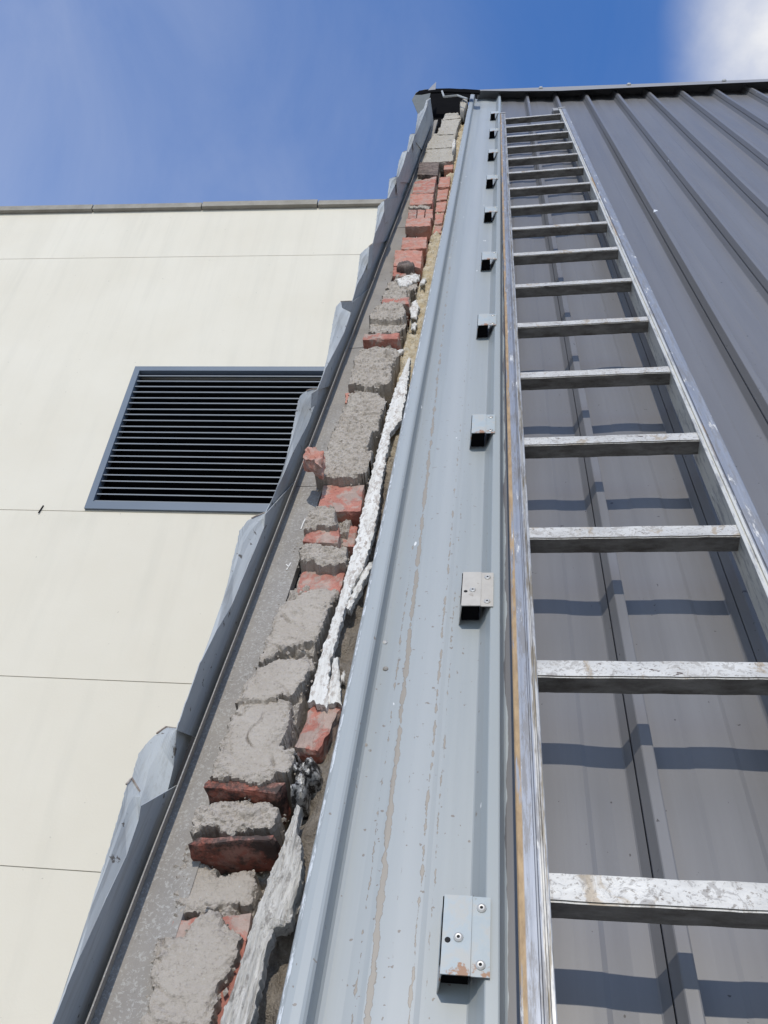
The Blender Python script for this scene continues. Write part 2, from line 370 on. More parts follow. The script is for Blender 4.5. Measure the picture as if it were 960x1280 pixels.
def m_white(n):
    o = n.coord(); a = n.noise(n.map(o, (60, 6, 60)), 1.6, 6, 0.75); b = n.noise(n.map(o, (1, 0.5, 1)), 130, 4, 0.75)
    y = n.sep(o)[1]
    c = n.mix(n.ramp(a, [(0.35, 0), (0.65, 1)]), (0.58, 0.565, 0.53), (0.76, 0.75, 0.72))
    dm = n.math('MULTIPLY', n.ramp(b, [(0.50, 0), (0.58, 1)]), n.math('ADD', 0.35, n.math('MULTIPLY', n.ramp(a, [(0.4, 0), (0.6, 1)]), 0.5)))
    c = n.mix(dm, c, (0.30, 0.25, 0.215))
    return dict(color=c, bump=n.math('ADD', n.noise(n.map(o, (150, 5, 150)), 1.5, 5, 0.7), n.math('MULTIPLY', b, 0.2)), bs=0.5, bd=0.003)
M_WHITE = mat('flaking_white_board', m_white, rough=0.85, spec=0.2)
def m_timber(n):
    o = n.coord(); a = n.noise(n.map(o, (110, 9, 110)), 1.4, 6, 0.75, 0.6); b = n.noise(n.map(o, (1, 0.4, 1)), 120, 5, 0.75)
    c = n.mix(n.ramp(a, [(0.3, 0), (0.62, 1)]), (0.42, 0.40, 0.365), (0.64, 0.615, 0.57))
    c = n.mix(n.math('MULTIPLY', n.ramp(b, [(0.54, 0), (0.63, 1)]), 0.7), c, (0.20, 0.18, 0.16))
    return dict(color=c, bump=n.math('ADD', a, n.math('MULTIPLY', b, 0.6)), bs=0.9, bd=0.005)
M_TIMBER = mat('weathered_timber', m_timber, rough=0.9, spec=0.15)
def m_wool(n):
    o = n.coord(); t = n.sep(o)[1]
    a = n.noise(o, 38, 6, 0.75, 1.0); b = n.noise(o, 150, 4, 0.75)
    c0 = n.mix(n.ramp(a, [(0.3, 0), (0.7, 1)]), (0.20, 0.175, 0.15), (0.38, 0.34, 0.29))
    c1 = n.mix(n.ramp(a, [(0.3, 0), (0.7, 1)]), (0.60, 0.46, 0.25), (0.80, 0.74, 0.62))
    c = n.mix(n.math('DIVIDE', n.math('SUBTRACT', n.math('ADD', t, n.math('MULTIPLY', a, 0.6)), 1.35), 0.4, clamp=True), c0, c1)
    c = n.mix(n.math('MULTIPLY', n.ramp(b, [(0.55, 0), (0.7, 1)]), 0.5), c, (0.10, 0.085, 0.07))
    return dict(color=c, bump=n.math('ADD', a, b), bs=1.0, bd=0.008)
M_WOOL = mat('mineral_wool', m_wool, rough=1.0, spec=0.05)
M_FOIL = mat('crumpled_foil', lambda n: dict(color=n.mix(n.ramp(n.noise(n.coord(), 90, 5, 0.7), [(0.46, 0), (0.58, 1)]), (0.025, 0.023, 0.022), (0.46, 0.45, 0.43)), bump=n.noise(n.coord(), 60, 5), bs=1.0, bd=0.006), rough=0.4, metal=0.2)
M_DARK = mat('near_black', lambda n: n.mix(n.noise(n.coord(), 30, 4), (0.018, 0.018, 0.02), (0.035, 0.034, 0.036)), rough=0.9, spec=0.1)
M_SHADEDARK = mat('painted_shade_black', lambda n: n.mix(n.noise(n.coord(), 12, 4), (0.006, 0.006, 0.007), (0.012, 0.012, 0.013)), rough=1.0, spec=0.0)  # near-black, the shade of recesses put into the colour
M_CAP = mat('grey_ridge_steel', lambda n: n.mix(n.noise(n.map(n.coord(), (3, 20, 20)), 2, 5), (0.22, 0.22, 0.225), (0.31, 0.31, 0.315)), rough=0.55)
M_CAPEND = mat('greenish_grey_cap', lambda n: n.mix(n.noise(n.coord(), 20, 5), (0.085, 0.095, 0.09), (0.16, 0.17, 0.16)), rough=0.7)
CTOP = 7.95; CJ = (5.55,)
def m_cream(n):
    o = n.coord(); a = n.noise(n.map(o, (1, 1, 1)), 0.9, 4, 0.6); s_ = n.noise(n.map(o, (5, 0.5, 1)), 1.0, 5, 0.6)
    c = n.mix(n.ramp(a, [(0.3, 0), (0.7, 1)]), (0.675, 0.635, 0.54), (0.715, 0.68, 0.59))
    c = n.mix(n.math('MULTIPLY', n.ramp(s_, [(0.52, 0), (0.8, 1)]), 0.32), c, (0.56, 0.54, 0.47))
    y = n.sep(o)[1]
    run = n.math('MULTIPLY', n.ramp(n.noise(n.map(o, (9, 0.25, 1), (3, 1, 0)), 1.0, 5, 0.7), [(0.5, 0), (0.7, 1)]), n.math('DIVIDE', n.math('SUBTRACT', y, CTOP - 1.6), 1.6, clamp=True))
    c = n.mix(n.math('MULTIPLY', run, 0.12), c, (0.46, 0.44, 0.38))
    for jy in CJ:
        dj = n.math('DIVIDE', n.math('SUBTRACT', 0.22, n.math('ABSOLUTE', n.math('SUBTRACT', y, jy - 0.2))), 0.22, clamp=True)
        c = n.mix(n.math('MULTIPLY', n.math('MULTIPLY', dj, n.ramp(n.noise(n.map(o, (2.2, 0.3, 1), (jy, 0, 0)), 1.0, 5, 0.7), [(0.48, 0), (0.72, 1)])), 0.30), c, (0.52, 0.49, 0.41))
    k = n.noise(o, 30, 2, 0.4); c = n.mix(n.math('MULTIPLY', n.ramp(k, [(0.76, 0), (0.775, 1)]), 0.5), c, (0.35, 0.33, 0.28))
    return dict(color=c, bump=n.noise(o, 60, 4, 0.6), bs=0.15, bd=0.004)
M_CREAM = mat('cream_render', m_cream, rough=0.85, spec=0.2)
M_COPING = mat('concrete_coping', lambda n: n.mix(n.ramp(n.noise(n.coord(), 6, 6, 0.7), [(0.3, 0), (0.7, 1)]), (0.24, 0.225, 0.195), (0.36, 0.34, 0.30)), rough=0.9)
M_LOUV = mat('louvre_steel', lambda n: n.mix(n.noise(n.coord(), 3, 4), (0.115, 0.15, 0.20), (0.145, 0.185, 0.24)), rough=0.45)
M_SLAT = mat('louvre_blade', lambda n: n.mix(n.noise(n.coord(), 5, 4), (0.15, 0.175, 0.205), (0.21, 0.235, 0.265)), rough=0.5)
M_VOID = mat('vent_void', lambda n: n.mix(n.noise(n.coord(), 5, 2), (0.006, 0.006, 0.008), (0.01, 0.01, 0.012)), rough=1.0, spec=0.0)
M_RIVET = mat('bare_rivet', lambda n: n.mix(n.noise(n.coord(), 200, 3), (0.40, 0.40, 0.39), (0.58, 0.58, 0.57)), rough=0.45, metal=0.4)
M_HOLE = mat('rivet_bore', lambda n: n.mix(n.noise(n.coord(), 200, 3), (0.012, 0.012, 0.014), (0.02, 0.02, 0.022)), rough=0.9)
def m_bracket(n):
    o = n.coord(); rn = n.rnd(); x = n.sep(o)
    a = n.noise(o, 40, 5, 0.65); r = n.noise(n.map(o, (1, 1, 1), (2, 5, 1)), 60, 5, 0.7)
    c = n.mix(n.ramp(a, [(0.3, 0), (0.7, 1)]), (0.36, 0.42, 0.455), (0.43, 0.475, 0.50))
    c = n.mix(n.math('MULTIPLY', n.ramp(a, [(0.48, 0), (0.58, 1)]), 0.6), c, (0.44, 0.43, 0.40))
    low = n.math('MULTIPLY', n.math('LESS_THAN', x[1], 0.012), n.ramp(r, [(0.5, 0), (0.56, 1)]))
    c = n.mix(low, c, (0.33, 0.19, 0.12))
    c = n.mix(n.math('MULTIPLY', n.ramp(r, [(0.66, 0), (0.72, 1)]), 0.7), c, (0.22, 0.19, 0.16))
    return dict(color=c, bump=a, bs=0.15, bd=0.002)
M_BRK = mat('blue_bracket', m_bracket, rough=0.5)
def m_bracket2(n):
    o = n.coord(); a = n.noise(o, 45, 5, 0.65); r = n.noise(o, 70, 5, 0.7)
    c = n.mix(n.ramp(a, [(0.3, 0), (0.7, 1)]), (0.43, 0.41, 0.38), (0.52, 0.50, 0.465))
    return n.mix(n.math('MULTIPLY', n.ramp(r, [(0.6, 0), (0.68, 1)]), 0.7), c, (0.24, 0.20, 0.16))
M_BRK2 = mat('bare_bracket', m_bracket2, rough=0.5)
M_CHALK = mat('white_chalk', lambda n: n.mix(n.noise(n.coord(), 300, 3), (0.6, 0.59, 0.57), (0.78, 0.77, 0.75)), rough=0.95)
M_GROUND = mat('pale_concrete_yard', lambda n: n.mix(n.noise(n.coord(), 4, 6), (0.27, 0.25, 0.22), (0.36, 0.335, 0.30)), rough=0.9)

# ---------------------------------------------------------------- ground
GZ = -1.42
gm = bpy.data.meshes.new('ground'); gm.from_pydata([(-400, -400, GZ), (400, -400, GZ), (400, 400, GZ), (-400, 400, GZ)], [], [(0, 1, 2, 3)])
gm.materials.append(M_GROUND); go = bpy.data.objects.new('ground', gm); COL.objects.link(go); go['kind'] = 'structure'

# ---------------------------------------------------------------- cream building behind
HD = Vector((-0.998, -0.0605, 0)).normalized()          # along its wall, to the left
AX = -HD; NC = Vector((AX.y, -AX.x, 0))                 # right along the wall, outward normal
CO = Vector((0, 4.6, GZ))
def cream_at(x, y, dep=0.0):
    v = cr @ Vector(((x - 480) / F, -(y - 640) / F, -1)); o = CO + NC * dep
    k = (o - CAM).dot(NC) / v.dot(NC); p = CAM + k * v - CO
    return p.dot(AX), p.z
cf = Matrix((( AX.x, 0, NC.x, CO.x), (AX.y, 0, NC.y, CO.y), (0, 1, 0, CO.z), (0, 0, 0, 1)))   # local x right, y up, z out
cb = thing('cream_building', 'cream rendered building behind with black louvred vent and concrete coping', 'building', (0, 0, 0), frame=cf)
ztop = cream_at(200, 264)[1]
joints = [cream_at(150, y)[1] for y in (1092, 851, 640, 322)]
rows = [0.0]; step = joints[1] - joints[0]
zz = joints[0] - step
low = []
while zz > 0.3: low.append(zz); zz -= step
rows += low[::-1] + joints + [ztop]
XL, XR = -9.0, 1.6
vT = cream_at(170, 460)[1]; vB = cream_at(107, 638)[1]; vL = cream_at(138, 549)[0]; vR = vL + 2.05
G = 0.003
for i in range(len(rows) - 1):
    z0 = rows[i] + (G if i else 0); z1 = rows[i + 1] - (G if i < len(rows) - 2 else 0)
    b = MB()
    if z0 < (vT + vB) / 2 < z1:
        zb = max(vB, z0 + 0.012)
        vB = zb
        for (x0, y0, x1, y1) in ((XL, z0, vL, z1), (vR, z0, XR, z1), (vL, vT, vR, z1), (vL, z0, vR, zb)):
            b.box((x0, y0, -0.16), (x1, y1, 0))
    else: b.box((XL, z0, -0.16), (XR, z1, 0))
    b.link('wall_panel', M_CREAM, cb)
    if i:
        j = MB(); j.box((XL, rows[i] - G, -0.10), (XR, rows[i] + G, -0.007)); j.link('joint_seal', M_SEAL, cb)
b = MB(); b.box((XL, 0, -6.0), (XR, ztop - 0.01, -0.165)); b.link('core', M_COPING, cb)
# coping in lengths
edges = [XL] + [cream_at(x, 262)[0] for x in (118, 253, 397)] + [cream_at(560, 262)[0], XR]
zc = cream_at(200, 270)[1]
for x0, x1 in zip(edges, edges[1:]):
    b = MB(); dz = random.uniform(-0.006, 0.006)
    b.box((x0 + 0.006, ztop + 0.002, -0.30), (x1 - 0.006, ztop + 0.085 + dz, 0.05 + dz))
    b.link('coping', M_COPING, cb)
# louvred vent
b = MB(); fw = 0.055
for (x0, y0, x1, y1) in ((vL, vB, vL + fw, vT), (vR - fw, vB, vR, vT), (vL + fw, vT - fw, vR - fw, vT), (vL + fw, vB, vR - fw, vB + fw * 1.35)):
    b.box((x0, y0, -0.06), (x1, y1, 0.022))
vent = b.link('louvre_vent', M_LOUV, cb)
b = MB(); b.box((vL + 0.005, vB + 0.005, -0.159), (vR - 0.005, vT - 0.005, -0.15)); b.link('vent_back', M_VOID, vent)
NS = 22
y0 = vB + fw * 1.35; y1 = vT - fw; pit = (y1 - y0) / NS
sv = [(vL + fw, -0.004, 0.006), (vR - fw, -0.004, 0.006), (vR - fw, 0.008, 0.006), (vL + fw, 0.008, 0.006),
      (vL + fw, 0.038, -0.05), (vR - fw, 0.038, -0.05), (vR - fw, 0.041, -0.047), (vL + fw, 0.041, -0.047)]
sf = [(0, 1, 2, 3), (0, 4, 5, 1), (3, 2, 6, 7), (4, 7, 6, 5), (0, 3, 7, 4), (1, 5, 6, 2)]
BASE[vent.name] = Vector((0, 0, 0))
first = None
for i in range(NS):
    loc = (0, y0 + pit * (i + 0.18), 0)
    if first is None:
        first = link('slat', sv, sf, M_SLAT, vent); first.location = loc
    else: copy(first, vent, loc)
for o in vent.children:
    if o.name.startswith('slat'): o.rotation_euler = (0, 0, random.uniform(-0.0012, 0.0012))
b = MB(); p0 = cream_at(53, 636); b.tube([(p0[0], p0[1] + 0.03, 0.004), (p0[0] - 0.012, p0[1] - 0.05, 0.012)], 0.006); b.link('wall_hook', M_DARK, cb)

# ---------------------------------------------------------------- clad building
P, R0 = 0.181, -0.0385                       # rib pitch, lap line of the first full rib
PAN, TOP = -0.140, -0.106
def ttop(s): return 6.33 - 0.42 * (s + 0.1) if s < 0.5 else 6.078 - 0.30 * (s - 0.5)
TB = -1.5
bd = thing('clad_building', 'steep grey metal clad side of building with ribbed trays rising to the ridge', 'building', (0, TB, 0))
def sheet(name, prof, ma, parent, nt=48, amp=0.0009, th=0.0015, seed=0, top=None):
    v = []; f = []; k = len(prof)
    for j in range(nt + 1):
        for (s, w) in prof:
            T = (top or ttop)(s); t = TB + (T - TB) * j / nt
            dw = amp * nz((s * 9, t * 1.7, 0), 1.0, seed) * 2
            v.append((s, t, w + dw))
    N = len(v); v += [(a, b_, c - th) for a, b_, c in v]
    for j in range(nt):
        for i in range(k - 1):
            a = j * k + i; q = (a, a + 1, a + k + 1, a + k); f.append(q); f.append(tuple(N + x for x in q[::-1]))
    for j in range(nt):
        for i in (0, k - 1): a = j * k + i; f.append((a, a + k, N + a + k, N + a))
    for i in range(k - 1):
        f.append((i, i + 1, N + i + 1, N + i)); a = nt * k + i; f.append((a, a + 1, N + a + 1, N + a))
    return link(name, v, f, ma, parent)
def tray(r, first=False):
    x = [(r + 0.0002, -0.1300), (r + 0.0000, -0.1215), (r + 0.0072, -0.1068), (r + 0.0085, TOP), (r + 0.0200, TOP), (r + 0.0215, -0.1068),
         (r + 0.0262, -0.1375), (r + 0.0285, PAN)]
    return x
def pan(r): # flat part with two shallow folds, then up to the next lap line
    q = r + P
    return [(r + 0.048, PAN + 0.0010), (r + 0.066, PAN + 0.0014), (r + 0.0715, PAN + 0.0026), (r + 0.083, PAN + 0.0030), (r + 0.095, PAN + 0.0032), (r + 0.108, PAN + 0.0030), (r + 0.1205, PAN + 0.0025), (r + 0.126, PAN + 0.0012), (r + 0.138, PAN + 0.0006),
            (r + 0.150, PAN), (q - 0.0105, PAN), (q - 0.0088, PAN + 0.0012), (q - 0.0010, -0.1255), (q - 0.0012, -0.1300)]
for k in range(14):
    r = R0 + P * k
    sheet('cladding_panel', tray(r) + pan(r), M_GREY, bd, seed=k)
lip = [(-0.2225, -0.150), (-0.2235, -0.118), (-0.2228, -0.1085), (-0.2200, -0.1025), (-0.2155, -0.0995), (-0.2080, -0.0985), (-0.1990, -0.0990), (-0.1960, -0.1005), (-0.1935, -0.1035),
       (-0.1950, -0.108), (-0.1930, -0.1345), (-0.1905, -0.1385), (-0.1860, PAN), (-0.1680, PAN)]
rr = R0 - P
blue = sheet('cladding_panel', lip + [(s, w) for s, w in pan(rr)[:-2] if s > -0.16] + [(R0 + 0.0006, -0.1222), (R0 + 0.0012, -0.127)], M_BLUE, bd, seed=40)
blue['label'] = 'bare blue grey tray with brown run stains, left of the ladder'
# near-black strip painting the shade under the ridge, and the ridge capping
def at3(x, y, w): s, t = at(x, y, w); return (s, t, w)
b = MB()
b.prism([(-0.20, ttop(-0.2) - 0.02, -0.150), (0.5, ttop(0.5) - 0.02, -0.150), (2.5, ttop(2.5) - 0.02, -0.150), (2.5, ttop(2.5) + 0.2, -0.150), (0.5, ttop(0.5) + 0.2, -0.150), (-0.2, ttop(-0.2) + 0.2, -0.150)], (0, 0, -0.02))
b.link('ridge_gap_shade', M_SHADEDARK, bd)
wc = -0.075
lo = [at3(x, y, wc) for x, y in ((596, 113.2), (640, 113.8), (700, 113.4), (830, 107.4), (960, 101.8))]
hi = [at3(x, y, wc) for x, y in ((596, 112.2), (640, 110.6), (700, 108.4), (830, 103.6), (960, 98.6))]
for ls_ in (lo, hi):
    a, b_ = Vector(ls_[-2]), Vector(ls_[-1]); ls_.append(tuple(b_ + (b_ - a) * 4))
b = MB(); k = len(lo)
v = lo + hi + [(s, t + 0.25, w - 0.30) for s, t, w in hi] + [(s, t + 0.03, w - 0.004) for s, t, w in lo]
f = [(i, i + 1, k + i + 1, k + i) for i in range(k - 1)] + [(k + i, k + i + 1, 2 * k + i + 1, 2 * k + i) for i in range(k - 1)] + [(i + 1, i, 3 * k + i, 3 * k + i + 1) for i in range(k - 1)]
b.add(v, f); cap = b.link('ridge_capping', M_CAP, bd)
for x in (676, 786, 905):
    q = at3(x, 110.5 - (x - 676) * 0.039, wc + 0.001); bb = MB(); bb.disc(q, 0.014, 0.012, 8); bb.link('cap_screw', M_RIVET, cap)
# end of the ridge over the stripped gable, its cavity shade painted near-black
wE = -0.06
def flat(name, pts, w, ma, parent, dw=-0.01, dt=0.0):
    b = MB(); b.prism([at3(x, y, w) for x, y in pts], (0, dt, dw)); return b.link(name, ma, parent)
flat('soffit_shade', [(533, 114), (553, 111.5), (580, 111.0), (604, 112.6), (604, 121.5), (588, 121.5), (584, 126), (580, 150), (573, 172), (560, 176), (549, 172), (541, 165), (537, 152), (537, 124)], -0.20, M_SHADEDARK, bd, -0.02)
flat('cap_end_and_shade', [(515, 124.5), (520, 115.5), (531, 111.5), (539, 112), (536, 126), (531, 138.5), (522.5, 142.5)], -0.05, M_CAPEND, bd, -0.004)
flat('cap_end_and_shade', [(519, 117.5), (524, 113.2), (540, 110.8), (562, 110.3), (600, 112.4), (600, 116.2), (560, 114.2), (538, 115.2), (527, 117.5)], -0.045, M_SHADEDARK, bd, -0.01)  # underside shade painted as a near-black strip
flat('torn_metal_spike', [(535, 112.8), (540, 107.2), (545.2, 102.4), (544.3, 111.8)], -0.043, M_CAP, bd, -0.003)
b = MB(); b.tube([at3(x, y, -0.044) for x, y in ((552.5, 114), (555, 121), (572, 119.3), (584, 123.5))], 0.0065, 6); b.link('bent_trim', M_FLASH, bd)
# carcass under the trays, near-black to paint the shade in the gaps
b = MB()
b.prism([(-0.50, TB - 0.2, -0.27), (-0.50, 5.9, -0.27), (-0.50, 5.9, -1.6), (-0.50, TB - 0.2, -2.4)], (0.30, 0, 0))
b.prism([(-0.199, TB - 0.2, -0.20), (-0.199, 6.0, -0.20), (-0.199, 6.2, -1.6), (-0.199, TB - 0.2, -2.4)], (2.7, -0.0, 0))
b.prism([(-0.445, 5.2, -0.262), (-0.198, 5.2, -0.262), (-0.198, 6.3, -0.262), (-0.445, 6.3, -0.262)], (0, 0, -0.008))
b.link('dark_carcass', M_DARK, bd)
# brackets riveted along the blue tray
bz = -0.1030
BT = [0.402, 0.9375, 1.470, 2.050, 2.603, 3.172, 3.708, 4.265, 4.842, 5.42]
def bracket(loc, full, ma, sc=1.0):
    b = MB(); H = 0.080; x0 = -0.047; x1 = 0.0; xc = -0.0185
    def shell(p0, p1, off):
        (sa, wa), (sb, wb_) = p0, p1
        b.prism([(sa, 0, wa), (sb, 0.0, wb_), (sb, 0, wb_ - off), (sa, 0, wa - off)], (0, H, 0))
    shell((x0, 0.0016), (xc, 0.0016), 0.0014)
    shell((xc + 0.0002, 0.0004), (x1, 0.0), 0.0014)
    b.prism([(x0, 0, 0.0016), (x0 + 0.0012, 0, 0.0002), (x0 - 0.0045, 0, -0.0362), (x0 - 0.0057, 0, -0.0362)], (0, H, 0))
    bp = link('bracket', [(a, c, d) for a, c, d in b.v], b.f, ma, bd, off=None)
    bp.data.transform(Matrix.Translation(BASE[bd.name]))
    bp.location = Vector(loc) - BASE[bd.name]; BASE[bp.name] = Vector((0, 0, 0))
    spots = [(-0.009, H - 0.012, 0.0002), (-0.009, 0.011, 0.0002)] + ([(-0.031, 0.036, 0.0016)] if full else [])
    for c in spots:
        r = MB(); r.disc(c, 0.0050, 0.0022, 14, 0.34); rv = r.link('rivet', M_RIVET, bp)
        h = MB(); h.disc((c[0], c[1], c[2] + 0.0004), 0.0016, 0.0007, 8); h2 = h.link('rivet_bore', M_HOLE, bp)
    if full:
        h = MB(); h.disc((-0.0415, 0.033, 0.0016), 0.0030, 0.0004, 12); h.link('drilled_hole', M_HOLE, bp)
    pl = MB(); pl.box((x0 - 0.0015, 0.010, -0.0355), (xc - 0.004, H - 0.001, 0.0)); pl.link('bracket_shade', M_SHADEDARK, bp)  # near-black block added to paint the shade inside the bracket mouth
    return bp
b1 = bracket((-0.0260, BT[0], bz), True, M_BRK); b1['label'] = 'nearest large bracket with rusty lower edge and rivets'
b2 = bracket((-0.0270, BT[1], bz), True, M_BRK2); b2['label'] = 'bare beige bracket second from the bottom'
b3 = bracket((-0.0275, BT[2], bz), False, M_BRK)
for t in BT[3:]:
    c = copy(b3, bd, Vector((-0.0280, t, bz)) - BASE[bd.name])
for (x, y) in ((481, 803), (562, 322), (456, 932), (482, 836)):
    s, t = at(x, y, PAN); b = MB(); b.disc((s, t, PAN), 0.0042, 0.002, 12); b.link('screw', M_RIVET if y < 810 else M_TRAY, bd)

# ---------------------------------------------------------------- ladder
LFR = WM.to_4x4() @ Matrix.Translation((0, 0, D)) @ LM.to_4x4() @ Matrix.Translation((0, 0, -D))
ld = thing('ladder', 'long worn aluminium ladder with paint splattered rungs leaning on grey cladding', 'ladder', (0, -1.5, 0), frame=LFR)
SLI, SRI, T0, DT = 0.0315, 0.3224, 0.4605, 0.28
prof = [(0, -0.0005), (0.0008, 0), (0.0036, 0), (0.0042, -0.0030), (0.0058, -0.0030), (0.0064, -0.0004), (0.0095, -0.0004), (0.0103, -0.0034), (0.0118, -0.0034), (0.0126, -0.0010),
        (0.0205, -0.0012), (0.0275, -0.0010), (0.0286, -0.0020), (0.0288, -0.0075), (0.0250, -0.0085), (0.0250, -0.0440), (0.0288, -0.0450), (0.0288, -0.0495), (0.0, -0.0495)]
def rail(x, sg, wsc, ma):
    nt = 60; v = []; f = []; k = len(prof)
    for j in range(nt + 1):
        t = -1.5 + 6.60 * j / nt
        for (a, w) in prof:
            v.append((x + sg * a * wsc, t + 0.0, w + 0.0006 * nz((x, t * 3, 0), 1, 3)))
    for j in range(nt):
        for i in range(k): f.append((j * k + i, j * k + (i + 1) % k, (j + 1) * k + (i + 1) % k, (j + 1) * k + i))
    f.append(list(range(k))); f.append(list(range(nt * k, nt * k + k)))
    return link('rail', v, f, ma, ld)
rail(SLI, -1, 1.0, M_RAIL_L); rail(SRI, 1, 1.28, M_RAIL_R)
# rung, bevelled box section
rb = bmesh.new(); bmesh.ops.create_cube(rb, size=1)
for v in rb.verts: v.co = Vector((v.co.x * (SRI - SLI + 0.006), v.co.y * 0.0285, v.co.z * 0.028))
bmesh.ops.bevel(rb, geom=[e for e in rb.edges], offset=0.0018, segments=2, affect='EDGES')
bmesh.ops.subdivide_edges(rb, edges=[e for e in rb.edges if abs(e.verts[0].co.x - e.verts[1].co.x) > 0.2], cuts=24)
for v in rb.verts: v.co += Vector((0, 0.0005, 0.0005)) * fbm(v.co, 30, 2)
rme = bpy.data.meshes.new('rung'); rb.to_mesh(rme); rb.free(); rme.materials.append(M_RUNG)
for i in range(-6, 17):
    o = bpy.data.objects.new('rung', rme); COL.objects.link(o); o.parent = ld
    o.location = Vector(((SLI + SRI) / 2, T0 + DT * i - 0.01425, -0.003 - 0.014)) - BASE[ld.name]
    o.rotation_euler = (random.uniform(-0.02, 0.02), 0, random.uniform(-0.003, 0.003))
# end caps
b = MB(); s0 = SRI - 0.022
b.box((s0 - 0.012, 5.00, -0.040), (s0 + 0.016, 5.085, 0.006)); b.tube([(s0 + 0.0, 5.085, -0.017), (s0 + 0.004, 5.115, -0.017)], 0.017, 8); b.link('end_cap', M_RUBBER, ld)
b = MB(); b.box((SLI - 0.031, 5.10, -0.048), (SLI + 0.001, 5.13, 0.002)); b.link('end_cap', M_RUBBER, ld)
b = MB(); b.box((SRI - 0.001, 5.10, -0.048), (SRI + 0.037, 5.13, 0.002)); b.link('end_cap', M_RUBBER, ld)

# ---------------------------------------------------------------- stripped brickwork
bw = thing('brick_wall', 'raw edge of stripped brick wall with rough grey mortar between the tray and blue sheet', 'wall', (-0.32, 0.1, -0.26))
def blob(name, px, wb, wt, ma, parent=None, seed=1, amp=0.004, sc=45, rings=12, segs=64, skirt=0.06, power=14.0, tilt=-0.16, base=None, rag=0.004):
    """irregular lump: outline from the photograph at depth wb, domed out to wt, with real noise relief"""
    P2 = [Vector(at(x, y, wb)) for x, y in px]; k = len(P2)
    per = [(P2[(i + 1) % k] - P2[i]).length for i in range(k)]; tot = sum(per); out = []
    for j in range(segs):
        d = tot * j / segs; i = 0
        while d > per[i] and i < k - 1: d -= per[i]; i += 1
        out.append(P2[i].lerp(P2[(i + 1) % k], min(1, d / max(per[i], 1e-9))))
    c = sum(out, Vector((0, 0))) / segs
    ext_t = max(p.y for p in out) - min(p.y for p in out); ext_s = max(p.x for p in out) - min(p.x for p in out)
    v = []; f = []
    for i in range(rings + 1):
        q = i / rings
        for j in range(segs):
            p = c.lerp(out[j], q)
            if q > 0:
                e = rag * q * (fbm((out[j].x, out[j].y, 0.3), 90, seed) + 0.35 * nz((out[j].x, out[j].y, 0.7), 330, seed)); p = p + (p - c).normalized() * e if (p - c).length > 1e-6 else p
            ay = (p.y - c.y) / max(1e-6, (p - c).length); pw = 3.0 + (power - 3.0) * min(1.0, max(0.0, 0.65 - ay))
            h = wb + (wt - wb) * max(0.0, 1 - q ** pw) - 0.010 * q ** 3 * max(0.0, ay)
            h += max(-0.02, min(0.02, tilt * (p.y - c.y) * min(1.0, 0.09 / ext_t)))
            q3 = (p.x, p.y, 0)
            crack = max(0.0, 1 - abs(nz(q3, sc * 0.7, seed + 11)) * 9) * max(0.0, nz(q3, sc * 0.45, seed + 13) + 0.15)
            pit = max(0.0, nz(q3, sc * 1.1, seed + 17)) ** 1.5
            h += amp * (fbm(q3, sc, seed, 3) + 1.6 * pit * fbm(q3, sc * 4, seed + 5, 3) - 1.5 * crack + 0.34 * nz(q3, 170, seed + 5) + 0.26 * nz(q3, 330, seed + 6))
            if q > 0.8: h -= amp * (q - 0.8) * 5 * (0.3 + max(0, nz(q3, 120, seed + 19)) * 1.6)
            v.append((p.x, p.y, h))
    for j in range(segs):
        a = v[rings * segs + j]; v.append((c.x + (a[0] - c.x) * 0.97, c.y + (a[1] - c.y) * 0.97, a[2] - skirt))
    for i in range(rings + 1):
        for j in range(segs): f.append((i * segs + j, i * segs + (j + 1) % segs, (i + 1) * segs + (j + 1) % segs, (i + 1) * segs + j))
    f.append(list(range(segs)))
    b_ = None if parent else (c.x, c.y, wb)
    return link(name, v, f, ma, parent, b_, smooth=True)
